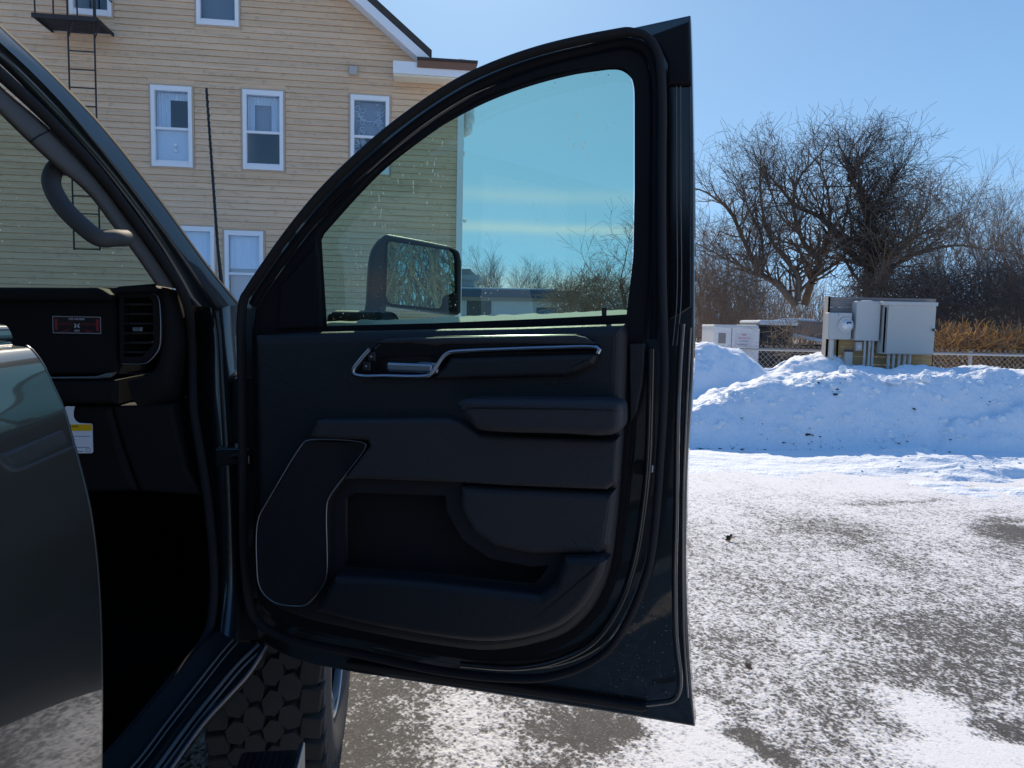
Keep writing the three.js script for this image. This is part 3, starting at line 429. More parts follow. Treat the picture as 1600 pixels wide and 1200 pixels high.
slab('pocket_wall', [...curve([[520, 902], [600, 905], [720, 917], [842, 931]], 3), [864, 914], [880, 872], [938, 871], [949, 876], ...curve([[940, 905], [915, 947], [880, 978], [838, 995], [770, 1006], [700, 1001], [560, 976], [488, 956]], 3), [505, 932]], 0.046, 0.104, 0.018, M.trim, [], 5);
slab('pocket_floor', [[500, 740], [900, 745], [900, 945], [500, 945]], 0.004, 0.009, 0.002, M.pocket);
const SPK = [[478, 689], [566, 691], [572, 694], [571, 700], [520, 768], [512, 782], [510, 800], [510, 900], [504, 916], [478, 945], [466, 947], [430, 942], [412, 928], [404, 912], [401, 880], [401, 826], [405, 806], [416, 786], [470, 697]];
const grilleT = dataTex(512, 512, (i, j) => { const a = (i % 8) - 3.5, b = ((j + ((i >> 3) & 1) * 4) % 8) - 3.5, v = Math.hypot(a, b) < 2.4 ? 0 : 1; return [v, v, v]; }); grilleT.repeat.set(3.6, 3.6);
slab('speaker_grille', SPK, 0.05, 0.074, 0.004, mat([.006, .006, .007], .75, { bumpMap: grilleT, bumpScale: .001 }));
bead('speaker_trim', SPK, 0.075, 0.0017, M.satin, true);
tp('lock_knob', (() => { const a = dl(944, 503, -.01), b = dl(944, 481, -.01); return rodG(V(a[0], a[1], -.01), V(b[0], b[1], -.01), .0045, 12, .0055); })(), M.plasticBlack, door);
for (const [l, w] of [[curve([[716, 648], [740, 640], [850, 641], [969, 645]], 4), .1415]]) bead('armrest_seam', l, w, .001, M.pocket);
for (const l of [[[718, 649], [745, 641], [850, 642], [968, 646]], ]) for (let k = 0; k < 46; k++) { const t = k / 46, c = new THREE.CatmullRomCurve3(l.map(p => V(p[0], p[1], 0))), p = c.getPoint(t), q = c.getPoint(t + .011), A = dl(p.x, p.y - 3.5, .1412), B = dl(q.x, q.y - 3.5, .1412); tp('stitch', rodG(V(A[0], A[1], .1412), V(B[0], B[1], .1412), .0006, 5), M.rubber, door); }
for (const [x, y] of [[580, 557], [572, 572]]) { const a = dl(x, y, .0745); tp('lock_symbol', boxG(a[0] - .0022, a[0] + .0022, a[1] - .0016, a[1] + .0016, .074, .0746), M.salt, door); }
// sail panel inside the mirror
slab('sail_panel', [[437, 446], [492, 384], [497, 400], [502, 512], [434, 515]], 0.0, 0.012, 0.006, M.frame);
// mirror outside the glass: its head is turned so that the driver sees back along the truck
{
  const head = [...curve([[572, 470], [574, 430], [578, 395], [588, 377], [602, 365.5]], 3), ...curve([[606, 365], [650, 373], [700, 383]], 3), ...curve([[708, 386], [718, 393], [722, 408]], 3), [721, 488], [716, 492], [690, 489], [640, 482], [604, 477], [601, 503], [566, 504]];
  const gl = [[608, 377], ...curve([[612, 377], [700, 390.5]], 2), [707, 394], [710, 402], [711, 455], [708, 459], [697, 461], [692, 466], [691, 477], [687, 482], [680, 482], [612, 475], [605, 471], [603, 462], [605, 400], [606, 381]];
  const mO = at(606, 430, 1.86), mn = V(.075, .012, 1).normalize(), mu = V(0, 1, 0).cross(mn).normalize(), mv = mn.clone().cross(mu);
  const ml = (l, w) => l.map(p => { const r = ray(p[0], p[1]), o = EYE.clone().sub(mO), t = (w - o.dot(mn)) / r.dot(mn), q = o.addScaledVector(r, t); return [q.dot(mu), q.dot(mv)]; });
  const B = new THREE.Matrix4().makeBasis(mu, mv, mn).setPosition(mO), inv = new THREE.Matrix4().makeBasis(du, V(0, 1, 0), dw).setPosition(dO).invert(), put = (n, g, m) => tp(n, g.applyMatrix4(B).applyMatrix4(inv), m, door);
  put('mirror_housing', extrudeG(ml(head, 0), -.12, 0, .014, [], 4), M.plasticBlack);
  put('mirror_bezel', extrudeG(ml(inset(gl, -4), .004), -.01, .004, .003, [ml(inset(gl, -1.5), .004)]), M.frame);
  put('mirror_glass', new THREE.ShapeGeometry(new THREE.Shape(ml(inset(gl, -3), .0015).map(p => new THREE.Vector2(...p)))).translate(0, 0, .0015), M.mirror);
  tp('mirror_foot', (() => { const a = dl(508, 508, -.09), b = dl(600, 486, -.09); return rboxG(a[0], b[0], a[1] - .06, b[1], -.19, -.08, .025, 3); })(), M.plasticBlack, door);
}

// hinge pillar, A pillar, roof
const P3 = (l) => l.map(p => at(p[0], p[1], p[2]));
const resample = (pts, n) => new THREE.CatmullRomCurve3(pts, false, 'centripetal').getPoints(n);
const dA = x => 1.27 + (x / 372) * (1.90 - 1.27);
const pil = part('windshield_pillar', truck, 'black windshield pillar with grey inner trim');
const rowA = (l, off = 0) => resample(l.map(p => at(p[0], p[1], dA(p[0]) + off)), 40);
const eO = [[-170, -126], [-80, -40], [0, 37], [75, 107], [160, 195], [243, 300], [330, 420], [374, 474]];
const eM = [[-190, -105], [-95, -14], [0, 66], [75, 138], [150, 222], [217, 306], [290, 405], [340, 482]];
const eI = [[-195, -75], [-100, 20], [0, 100], [70, 170], [135, 240], [190, 308], [250, 395], [296, 476]];
tp('drip_moulding', gridG([rowA(eO, .16), rowA(eO, .004), rowA(eO.map(p => [p[0] - 2, p[1] + 3]), 0)]), M.frame, pil);
tp('outer_skin', gridG([rowA(eO.map(p => [p[0] - 2, p[1] + 3]), .001), rowA(eO.map((p, i) => [lerp(p[0], eM[i][0], .5), lerp(p[1], eM[i][1], .5)]), -.003), rowA(eM, -.004)]), M.paint, pil);
tp('door_aperture', gridG([rowA(eM, .004), rowA(eM.map((p, i) => [lerp(p[0], eI[i][0], .3), lerp(p[1], eI[i][1], .3)]), .014), rowA(eM.map((p, i) => [lerp(p[0], eI[i][0], .65), lerp(p[1], eI[i][1], .65)]), .006), rowA(eI, .03)]), M.paint, pil);
const tU = [[-150, -20], [-70, 62], [0, 134], [85, 208], [165, 293], [215, 362], [250, 407], [280, 452]], tL = [[-150, 20], [-75, 95], [0, 178], [75, 250], [137, 303], [175, 352], [205, 390], [244, 446]];
const dT = .03;
tp('inner_trim', gridG([rowA(tU, dT + .06), rowA(tU, dT + .012), rowA(tU.map((p, i) => [lerp(p[0], tL[i][0], .18), lerp(p[1], tL[i][1], .18)]), dT - .006), rowA(tU.map((p, i) => [lerp(p[0], tL[i][0], .7), lerp(p[1], tL[i][1], .7)]), dT - .012), rowA(tL, dT + .004), rowA(tL, dT + .08)]), M.pillarTrim, pil);
tp('trim_seam', tubeG(P3([[48, 222, dA(48) + dT - .012], [58, 214, dA(60) + dT - .016], [80, 203, dA(80) + dT]]), .0014, 5), M.pocket, pil);
tp('pillar_seal', tubeG(resample([...eI.map((p, i) => { const q = [lerp(p[0], tU[i][0], .45), lerp(p[1], tU[i][1], .45)]; return at(q[0], q[1], dA(q[0]) + .012); }), at(300, 540, 1.86), at(303, 640, 1.84), at(318, 735, 1.83), at(330, 830, 1.82), at(334, 930, 1.80), at(324, 990, 1.76), at(262, 1072, 1.60), at(200, 1148, 1.44), at(158, 1196, 1.32), at(60, 1310, 1.1)], 60), .011, 8, false, 140), M.rubber, pil);
{ // grab handle on the pillar
  const h = [[108, 262, -.005], [88, 262, -.05], [80, 285, -.075], [95, 318, -.085], [125, 350, -.09], [155, 372, -.085], [178, 372, -.055], [196, 372, -.01]].map(p => at(p[0], p[1], dA(150) + dT + p[2]));
  const g = tubeG(h, 0.0175, 14, false, 60); const c = h[4]; tp('grab_handle', g, mat([.055, .053, .052], .7), pil);
}
// hinge pillar: painted post with a crowned face
const hp = part('hinge_pillar', truck);
{
  const cols = [[[296, 470, 1.93], [300, 540, 1.93], [304, 640, 1.92], [318, 740, 1.90], [330, 830, 1.88], [338, 930, 1.85], [330, 1000, 1.78]],
    [[308, 462, 1.885], [316, 520, 1.885], [322, 620, 1.875], [330, 720, 1.865], [338, 830, 1.85], [344, 930, 1.82], [340, 1005, 1.76]],
    [[316, 458, 1.868], [328, 520, 1.868], [332, 620, 1.858], [336, 720, 1.848], [343, 830, 1.834], [348, 930, 1.81], [346, 1008, 1.75]],
    [[330, 455, 1.865], [340, 520, 1.862], [345, 620, 1.85], [350, 720, 1.84], [356, 830, 1.828], [360, 930, 1.81], [360, 1005, 1.76]],
    [[346, 462, 1.875], [352, 520, 1.872], [360, 620, 1.862], [366, 720, 1.852], [371, 830, 1.842], [374, 920, 1.83], [374, 1000, 1.79]],
    [[362, 470, 1.92], [366, 520, 1.92], [376, 620, 1.91], [382, 720, 1.90], [388, 830, 1.90], [390, 920, 1.89], [392, 1000, 1.85]],
    [[385, 470, 2.02], [390, 520, 2.02], [400, 620, 2.02], [406, 720, 2.0], [410, 830, 2.0], [415, 920, 2.0], [420, 1000, 1.96]]].map(c => resample(P3(c), 40));
  const g = gridG(cols); tp('post', g, M.paint, hp);
  for (const y of [712]) tp('hinge', (() => { const p = at(362, y, 1.835), g = rboxG(-.035, .05, -.022, .022, -.02, .02, .006); g.translate(p.x, p.y, p.z); return g; })(), M.paint, hp);
  tp('check_strap', rodG(at(352, 716, 1.83), at(392, 706, 1.80), .008), M.plasticBlack, hp);
}
// sill
const sill = part('door_sill', truck);
{
  const A = [[120, 1270, 1.13], [205, 1200, 1.30], [262, 1127, 1.44], [312, 1063, 1.57], [346, 1020, 1.67], [364, 1000, 1.74]];
  const B = [[170, 1300, 1.13], [245, 1200, 1.31], [296, 1131, 1.44], [338, 1078, 1.57], [372, 1038, 1.67], [404, 1008, 1.76]];
  const C = [[200, 1300, 1.13], [268, 1200, 1.31], [318, 1130, 1.44], [354, 1090, 1.56], [388, 1052, 1.66], [416, 1010, 1.75]];
  const I = [[60, 1300, 1.12], [150, 1200, 1.30], [215, 1127, 1.44], [275, 1055, 1.57], [318, 1005, 1.68], [340, 985, 1.76]];
  const R = (l, o = 0, dx = 0, dy = 0) => resample(l.map(p => at(p[0] + dx, p[1] + dy, p[2] + o)), 30);
  tp('sill_step', gridG([R(A, .012, -6, -4), R(A, .004), R(A, .02, 6, 3), R(B, .012, -8, -4), R(B), R(B, .02, 6, 4), R(C, .006, -6, -4), R(C), R(C, .02, 3, 4), R(C, .10, 2, 10)]), M.paint, sill);
  tp('sill_carpet', gridG([R(I, .5, -90, -20), R(I, .06), R(I, .002)]), M.carpet, sill);
  tp('sill_inner', gridG([R(I), R(A, .012, -6, -4)]), M.trim, sill);
  const li = (l, dx, dy, r, m) => tp('sill_edge', tubeG(R(l, -.004, dx, dy), r, 6, false, 60), m, sill);
  li(A, 0, 0, .0022, M.sillDust); li(A, 7, 4, .0016, M.sillDust); li(B, 0, 0, .004, M.sillDust); li(B, 8, 4, .0028, M.sillDust); li(C, 0, 0, .0032, M.sillDust);
}
// windshield
{
  const mid = tU.map((p, i) => [lerp(p[0], tL[i][0], .5), lerp(p[1], tL[i][1], .5)]).concat([[275, 475]]), edge = resample(mid.map(p => at(p[0], p[1], dA(p[0]) + .12)), 20), L = V(-1.75, 0, 0.05), a = edge[20], b = edge[0];
  const g = gridG([edge, edge.map(p => p.clone().add(L))]); const ws = part('windshield', truck); tp('glass', g, M.shieldGlass, ws);
  const r = rngOf(8), o = new THREE.CircleGeometry(1, 5), gg = [], n = b.clone().sub(a).cross(L).normalize(), q = new THREE.Quaternion().setFromUnitVectors(V(0, 0, 1), n);
  for (let k = 0; k < 420; k++) { const s = .0005 + .0016 * Math.pow(r(), 5), c = o.clone(); c.scale(s, s * (1 + r()), 1); c.applyQuaternion(q); const p = a.clone().lerp(b, Math.pow(r(), .8)).addScaledVector(L, r() * .35).addScaledVector(n, .001); c.translate(p.x, p.y, p.z); gg.push(c); }
  tp('road_salt', mergeGeometries(gg), M.speck, ws).userData.kind = 'stuff';
  const hb = a, ht = b;
  tp('header', boxG(b.x - 1.8, b.x - .02, b.y + .02, b.y + .14, b.z - .02, b.z + .2), M.pillarTrim, ws);
}
// dashboard
const dashP = part('dashboard', truck, 'black dashboard with air vent and red emblem plate');
const ZD = -1.90, zx = (px, py, z = ZD) => { const p = onZ(px, py, z); return [p.x, p.y]; };
const zslab = (n, list, zf, depth, bevel, m, holes = [], seg = 3) => { const g = extrudeG(list.map(p => zx(p[0], p[1], zf)), zf - depth, zf, bevel, holes.map(h => h.map(p => zx(p[0], p[1], zf))), seg); return tp(n, g, m, dashP); };
zslab('upper_pad', [[-620, 446], [150, 449], [158, 452], [174, 462], [172, 470], [-620, 470]], ZD + .045, .30, .012, M.dash, [], 4);
zslab('dash_top', [[-620, 449], [246, 449], [246, 470], [-620, 470]], ZD - .02, .24, .01, M.dash);
zslab('center_panel', [[-620, 466], [178, 466], [184, 480], [184, 585], [-620, 590]], ZD + .005, .2, .008, M.dash);
zslab('accent_strip', [[-620, 589], [96, 589], [150, 588], [166, 583], [178, 582], [172, 590], [150, 592], [-620, 594]], ZD + .03, .02, .002, M.satin);
zslab('shelf', [[-620, 594], [182, 594], [182, 632], [-620, 632]], ZD + .03, .25, .012, M.dash);
zslab('glove_box', [[-620, 634], [172, 634], [186, 690], [205, 745], [214, 768], [-620, 790]], ZD + .012, .22, .014, M.dash);
zslab('lower_panel', [[174, 634], [268, 631], [276, 668], [292, 735], [318, 775], [218, 768], [192, 700]], ZD + .008, .22, .010, M.dash);
{
  const fr = [[184, 455], [238, 454], [247, 462], [250, 474], [250, 542], [246, 551], [230, 566], [222, 569], [186, 569]];
  const ho = [[190, 462], [234, 461], [242, 470], [243, 540], [224, 560], [190, 561]];
  zslab('vent_frame', fr, ZD + .022, .06, .005, M.dash, [ho]);
  zslab('vent_cavity', ho, ZD - .03, .02, .001, M.pocket);
  for (let k = 0; k < 6; k++) zslab('vent_louvre', [[191, 474 + k * 15], [242 - Math.max(0, k - 3.5) * 6, 474 + k * 15], [242 - Math.max(0, k - 3.5) * 6, 477 + k * 15], [191, 477 + k * 15]], ZD + .008, .03, .0006, M.plasticBlack);
  zslab('vent_slider', [[207, 511], [221, 511], [221, 518], [207, 518]], ZD + .018, .012, .002, M.satin);
  const pts = [[238, 456], [246.5, 464], [249.5, 476], [249.5, 541], [245, 551], [230, 566.5], [222, 568.5], [190, 568.5]].map(p => { const q = zx(p[0], p[1], ZD + .024); return V(q[0], q[1], ZD + .024); });
  tp('vent_trim', tubeG(pts, .0013, 6, false, 60), M.satin, dashP);
  zslab('vent_hood', [[170, 453], [185, 447], [238, 443], [246, 450], [240, 456], [184, 458], [178, 462]], ZD + .05, .12, .008, M.dash, [], 4);
  // rounded end of the dashboard
  const cols = [[[248, 448, 0], [252, 480, 0], [252, 545, 0], [240, 580, 0], [200, 596, 0]], [[262, 450, .012], [270, 490, .012], [268, 560, .012], [256, 600, .012], [205, 620, .01]], [[280, 456, -.03], [288, 500, -.03], [284, 575, -.03], [272, 622, -.03], [215, 634, -.0]], [[290, 470, -.14], [298, 510, -.14], [294, 590, -.14], [284, 640, -.14], [260, 700, -.1]]].map(c => resample(c.map(p => { const q = zx(p[0], p[1], ZD + .01 + p[2]); return V(q[0], q[1], ZD + .01 + p[2]); }), 20));
  tp('end_cap', gridG(cols), M.dash, dashP);
  // emblem plate
  const a = zx(83, 520.5, ZD + .006), b = zx(158, 495, ZD + .006), w = b[0] - a[0], h = b[1] - a[1];
  const [pg, pt] = textPlane(w, h, 512, 176, (x, W, H) => {
    x.fillStyle = '#8c8c94'; x.fillRect(0, 0, W, H); x.fillStyle = '#170508'; x.fillRect(9, 9, W - 18, H - 18);
    x.fillStyle = '#8e2230'; x.fillRect(26, 28, 26, H - 60); x.fillRect(W - 52, 28, 26, H - 60); x.fillStyle = '#4a0f18'; x.fillRect(52, 64, 150, 30); x.fillRect(W - 202, 64, 150, 30);
    x.fillStyle = '#702030'; x.beginPath(); x.moveTo(60, H - 16); x.lineTo(150, H - 16); x.lineTo(190, H - 46); x.lineTo(120, H - 30); x.fill(); x.beginPath(); x.moveTo(W - 60, H - 16); x.lineTo(W - 150, H - 16); x.lineTo(W - 190, H - 46); x.lineTo(W - 120, H - 30); x.fill();
    x.fillStyle = '#c8ccd8'; x.textAlign = 'center'; x.font = 'bold 26px sans-serif'; x.fillText('FOX FACTORY', W / 2, 38); x.fillText('GMT', W / 2, H - 20);
    x.beginPath(); x.moveTo(W / 2 - 34, 66); x.lineTo(W / 2 - 8, 84); x.lineTo(W / 2 - 6, 112); x.lineTo(W / 2 - 32, 118); x.lineTo(W / 2 - 18, 92); x.fill(); x.beginPath(); x.moveTo(W / 2 + 34, 66); x.lineTo(W / 2 + 8, 84); x.lineTo(W / 2 + 6, 112); x.lineTo(W / 2 + 32, 118); x.lineTo(W / 2 + 18, 92); x.fill();
  });
  pg.translate(a[0] + w / 2, a[1] + h / 2, ZD + .0078); tp('emblem_plate', pg, new THREE.MeshStandardMaterial({ map: pt, roughness: .4 }), dashP);
}
// cabin shell, floor, hood, fender, far side
const cab = part('cab_shell', truck);
const bl = (px, py) => at(px, py, 1.3);
tp('firewall', boxG(-2.25, -.58, .62, 1.5, -2.42, -2.36), M.carpet, cab);
tp('kick_panel', gridG([resample(P3([[290, 640, 1.95], [318, 745, 1.93], [330, 830, 1.92], [336, 930, 1.9], [322, 995, 1.84], [262, 1075, 1.66], [150, 1215, 1.36]]), 20), resample(P3([[250, 640, 2.3], [270, 745, 2.3], [280, 830, 2.3], [282, 930, 2.3], [275, 985, 2.2], [230, 1050, 1.9], [100, 1190, 1.5]]), 20)]), M.carpet, cab);
tp('cowl_side', boxG(-.60, -.50, .6, 1.38, -2.44, -2.03), M.carpet, cab);
tp('toe_board', boxG(-.9, -.53, .48, .655, -2.2, -1.74), M.carpet, cab);
tp('floor', boxG(-2.3, -.66, .60, .64, -2.4, 1.6), M.carpet, cab);
tp('roof', rboxG(-2.2, -.62, 2.0, 2.06, -1.0, 1.7, .02), M.paint, cab);
tp('far_side', boxG(-2.34, -2.28, .6, 1.5, -2.4, 1.7), M.dash, cab);
tp('back_wall', boxG(-2.3, -.5, .6, 2.0, 1.7, 1.76), M.dash, cab);
tp('far_pillar', boxG(-2.32, -2.22, 1.5, 2.02, -.9, -.78), M.dash, cab); tp('far_pillar', boxG(-2.32, -2.22, 1.5, 2.02, .5, .7), M.dash, cab);
tp('hood', rboxG(-2.28, -.5, 1.30, 1.40, -3.9, -2.44, .04, 3), M.paint, cab);
{ // fender with wheel arch
  const zc = -2.42, r = .56, pts = []; for (let k = 0; k <= 20; k++) { const a = lerp(Math.PI * .9, Math.PI * .16, k / 20); pts.push([zc + Math.cos(a) * r, .44 + Math.sin(a) * r]); }
  const poly = [[-4.0, .5], ...pts.map(p => p), [-1.90, .74], [-1.90, 1.30], [-2.4, 1.38], [-3.9, 1.30], [-4.0, 1.1]];
  const g = extrudeG(poly, 0, .10, .02); g.rotateY(-Math.PI / 2); g.translate(-.36, 0, 0); tp('fender', g, M.paint, cab);
  tp('far_fender', (() => { const q = extrudeG(poly, 0, .10, .02); q.rotateY(-Math.PI / 2); q.translate(-2.26, 0, 0); return q; })(), M.paint, cab);
  tp('grille', rboxG(-2.25, -.47, .55, 1.3, -4.05, -3.85, .04), M.plasticBlack, cab);
  tp('chassis', boxG(-2.0, -.75, .5, .62, -3.8, 2.6), M.carpet, cab);
}
// wheels
function wheelAt(cx, cz) {
  const R = .445, W = .295, w = part('wheel', truck); w.position.set(cx, R, cz);
  const prof = [[.255, -W / 2 + .02], [.30, -W / 2 - .012], [.36, -W / 2 - .016], [.40, -W / 2 + .004], [.424, -W / 2 + .03], [.428, 0], [.424, W / 2 - .03], [.40, W / 2 - .004], [.36, W / 2 + .016], [.30, W / 2 + .012], [.255, W / 2 - .02]].map(p => new THREE.Vector2(p[0], p[1]));
  const gs = [new THREE.LatheGeometry(prof, 72)], lug = (a, x, sx, sz, rot, rad = .434, hgt = .022) => { const hex = Math.abs(x) < .09, g = hex ? new THREE.CylinderGeometry(.5, .56, hgt, 6) : new RoundedBoxGeometry(sx, hgt, sz, 1, .006); if (hex) { g.rotateY(Math.PI / 6); g.scale(sx * 1.12, 1, sz * 1.14); } g.rotateY(hex ? rot * .6 : rot); g.translate(x, rad, 0); g.rotateX(a); const q = g; q.rotateZ(Math.PI / 2); gs.push(q); };
  const n = 34; // staggered blocky all-terrain tread
  for (let k = 0; k < n; k++) { const a = k / n * Math.PI * 2, b = a + Math.PI / n;
    for (const s of [-1, 1]) { lug(s > 0 ? a : b, s * .120, .056, .064, s * .12, .429, .028); lug((s > 0 ? b : a), s * .068, .056, .068, s * -.4, .435, .02); lug(s > 0 ? a : b, s * .146, .018, .058, 0, .408, .05); lug((s > 0 ? a : b), s * .024, .050, .068, s * .4, .435, .02); } }
  for (const g of gs) if (g.index) { const t = g.toNonIndexed(); gs[gs.indexOf(g)] = t; }
  const ty = mergeGeometries(gs.map(g => { const q = g.clone(); for (const k of Object.keys(q.attributes)) if (!['position', 'normal', 'uv'].includes(k)) q.deleteAttribute(k); return q; })); ty.rotateZ(Math.PI / 2); mesh('tyre', ty, M.tyre, w);
  const barrel = new THREE.LatheGeometry([[.25, -.13], [.262, -.135], [.262, -.12], [.235, -.09], [.235, .09], [.262, .12], [.264, .138], [.25, .14], [.245, .12]].map(p => new THREE.Vector2(p[0], p[1])), 48); barrel.rotateZ(-Math.PI / 2); mesh('rim', barrel, M.rim, w);
  const lip = new THREE.TorusGeometry(.257, .004, 8, 60); lip.rotateY(Math.PI / 2); lip.translate(.141, 0, 0); mesh('rim_lip', lip, M.rimEdge, w);
  for (let k = 0; k < 8; k++) for (const s of [-.12, .12]) { const g = new RoundedBoxGeometry(.03, .2, .022, 1, .006); g.translate(0, .15, 0); g.rotateX(s * .8 + k / 8 * Math.PI * 2); g.translate(.085, 0, 0); mesh('spoke', g, M.rim, w); }
  for (let k = 0; k < 8; k++) { const a = rodG(V(.102, .08, 0), V(.125, .245, .03), .0035, 6), b = rodG(V(.102, .08, 0), V(.125, .245, -.03), .0035, 6), g = mergeGeometries([a, b]); g.rotateX(k / 8 * Math.PI * 2); mesh('spoke_edge', g, M.rimEdge, w); }
  const hub = new THREE.CylinderGeometry(.075, .085, .05, 24); hub.rotateZ(Math.PI / 2); hub.translate(.09, 0, 0); mesh('hub', hub, M.rim, w);
  const drum = new THREE.CylinderGeometry(.2, .2, .08, 32); drum.rotateZ(Math.PI / 2); drum.translate(-.05, 0, 0); mesh('brake_disc', drum, M.plasticBlack, w);
  return w;
}
wheelAt(-.39, -2.36); wheelAt(-.50, 1.9); wheelAt(-2.25, -2.36); wheelAt(-2.25, 1.9);
// wheel liner
tp('wheel_liner', (() => { const g = new THREE.CylinderGeometry(.55, .55, .5, 32, 1, true, Math.PI * .5, Math.PI); g.rotateZ(Math.PI / 2); g.translate(-.66, .46, -2.4); return g; })(), M.rubberDark, cab);
// running board
{
  const a = onY(375, 1174, .47), b = onY(471, 1166, .47), rb = part('running_board', truck), x0 = a.x, x1 = b.x, z0 = (a.z + b.z) / 2;
  tp('board', rboxG(x0, x1, .41, .47, z0, z0 + 2.2, .012), M.plasticBlack, rb);
  for (let k = 0; k < 8; k++) { const x = lerp(x0 + .015, x1 - .02, k / 7); tp('rib', boxG(x - .002, x + .002, .469, .474, z0 + .02, z0 + 2.1), M.rubber, rb); }
  tp('edge_trim', rboxG(x1 - .004, x1 + .008, .415, .48, z0 - .006, z0 + 2.15, .004), M.satin, rb);
  tp('bracket', boxG(x0 - .3, x0 + .05, .42, .45, z0 + .3, z0 + .4), M.plasticBlack, rb);
}
// rear door and the body side next to the eye, bright paint that mirrors the open door
{
  const rd = part('rear_door', truck, 'closed glossy rear door mirroring the open front door');
  const ZR = -.80, back = V(Math.sin(.055), 0, Math.cos(.055)), ed = [[152, 1500], [157, 1300], [158.5, 1200], [159.5, 1090], [158, 980], [153, 890], [142, 800], [127, 735], [113, 685], [100, 640], [84, 605], [66, 568], [49, 546], [44, 543]].map(p => onZ(p[0], p[1], ZR));
  const prof = resample(ed, 70), rows = []; for (let k = 0; k <= 10; k++) { const t = k / 10 * 1.9; rows.push(prof.map(p => p.clone().addScaledVector(back, t))); }
  tp('skin', gridG(rows), M.paint, rd);
  tp('hem', tubeG(prof.map(p => p.clone().add(V(-.003, 0, -.001))), .0035, 6, false, 120), M.paint, rd);
  tp('jamb', gridG([prof.map(p => p.clone().add(V(-.004, 0, .004))), prof.map(p => p.clone().add(V(-.09, 0, .02)))]), M.paint, rd);
  const sh = (l) => l.map(p => onZ(p[0], p[1], ZR));
  const ledge = resample(sh([[44, 542.5], [30, 541], [20, 539], [17, 534]]), 10), lr = []; for (let k = 0; k <= 6; k++) lr.push(ledge.map(p => p.clone().addScaledVector(back, k / 6 * 1.9))); tp('belt_ledge', gridG(lr), M.paint, rd);
  const mould = resample(sh([[18, 534], [20, 530], [17, 520], [12, 511], [4, 507], [-12, 506], [-30, 508]]), 14), mr = []; for (let k = 0; k <= 6; k++) mr.push(mould.map(p => p.clone().addScaledVector(back, k / 6 * 1.9))); tp('belt_moulding', gridG(mr), mat([.02, .02, .022], .22, { clearcoat: 1, clearcoatRoughness: .05 }), rd);
  const w0 = onZ(-30, 508, ZR + .04), w1 = onZ(-165, 80, ZR + .04); tp('window_glass', gridG([[w0, w1], [w0.clone().addScaledVector(back, 1), w1.clone().addScaledVector(back, 1)]]), mat([.05, .06, .06], .02, { transmission: .8, thickness: 0 }), rd);
  const b0 = onZ(-20, 505, ZR), b1 = onZ(-165, 60, ZR); tp('centre_pillar', gridG([[b0, b1], [b0.clone().add(V(-.02, 0, .1)), b1.clone().add(V(-.02, 0, .1))]]), M.frame, rd);
}
// antenna
{
  const an = part('antenna', truck), d = 2.55, b = at(349, 470, d), m = at(340, 384, d), t = at(322.5, 138, d);
  tp('base', rodG(b, m, .0085, 10, .005), M.plasticBlack, an);
  const pts = [], ax = t.clone().sub(m); for (let k = 0; k <= 160; k++) { const a = k * .9; pts.push(m.clone().addScaledVector(ax, k / 160).add(V(Math.cos(a) * .0046, 0, Math.sin(a) * .0046))); }
  tp('mast', rodG(m, t, .0052, 8, .0042), M.plasticBlack, an); tp('winding', new THREE.TubeGeometry(new THREE.CatmullRomCurve3(pts), 480, .0016, 4), M.plasticBlack, an);
}
// hang tag inside the cabin
{
  const z = ZD + .07, q = (px, py) => { const p = onZ(px, py, z); return [p.x, p.y]; };
  const poly = [[98, 640], [104, 634.5], [117, 635], [115, 643], [115, 651], [118, 657], [124, 661], [143, 662], [144.5, 664], [145.5, 706], [143.5, 708], [98, 708.5], [70, 708.5], [62, 662], [92, 661], [97, 654]].map(p => q(...p));
  const c = q(105, 672), tg = thing('hang_tag', 'white paper hang tag with yellow band hanging below the dashboard', 'tag', null, V(c[0], c[1], z));
  const L = poly.map(p => [p[0] - c[0], p[1] - c[1]]); mesh('card', extrudeG(L, -.0006, .0006, 0), mat([.72, .74, .78], .7), tg);
  const rect = (x0, y0, x1, y1) => { const a = q(x0, y1), b = q(x1, y0); return [(a[0] + b[0]) / 2 - c[0], (a[1] + b[1]) / 2 - c[1], b[0] - a[0], b[1] - a[1]]; };
  const [yx, yy, yw, yh] = rect(64, 663, 144, 673), [yg, yt] = textPlane(yw, yh, 512, 64, (x, W, H) => { x.fillStyle = '#e8b800'; x.fillRect(0, 0, W, H); x.fillStyle = '#1a1400'; x.font = 'bold 30px sans-serif'; x.fillText('Equipped with', 170, 30); });
  yg.translate(yx, yy, .0012); mesh('yellow_band', yg, new THREE.MeshStandardMaterial({ map: yt, roughness: .6 }), tg);
  const [wx_, wy, ww, wh] = rect(66, 676, 144, 707), [wg, wt] = textPlane(ww, wh, 512, 200, (x, W, H) => { x.fillStyle = '#e2e4ea'; x.fillRect(0, 0, W, H); x.fillStyle = '#3a4458'; x.font = '20px sans-serif'; const bars = (y, x0, x1) => { let q = x0; const r = rngOf(y); while (q < x1) { const l = 6 + 10 * r(); x.fillRect(q, y - 9 + 4 * r(), l, 7); q += l + 3; } }; bars(40, 190, 480); bars(72, 210, 330); bars(104, 220, 320); bars(152, 220, 480); bars(192, 330, 420); x.strokeStyle = '#3a4458'; x.lineWidth = 4; x.strokeRect(448, 164, 40, 28); });
  wg.translate(wx_, wy, .0012); mesh('print', wg, new THREE.MeshStandardMaterial({ map: wt, roughness: .6 }), tg);
}
{ // put the truck's own origin at its base
  const P = V(-1.35, 0, -.6); truck.position.copy(P); for (const c of truck.children) c.position.sub(P);
}

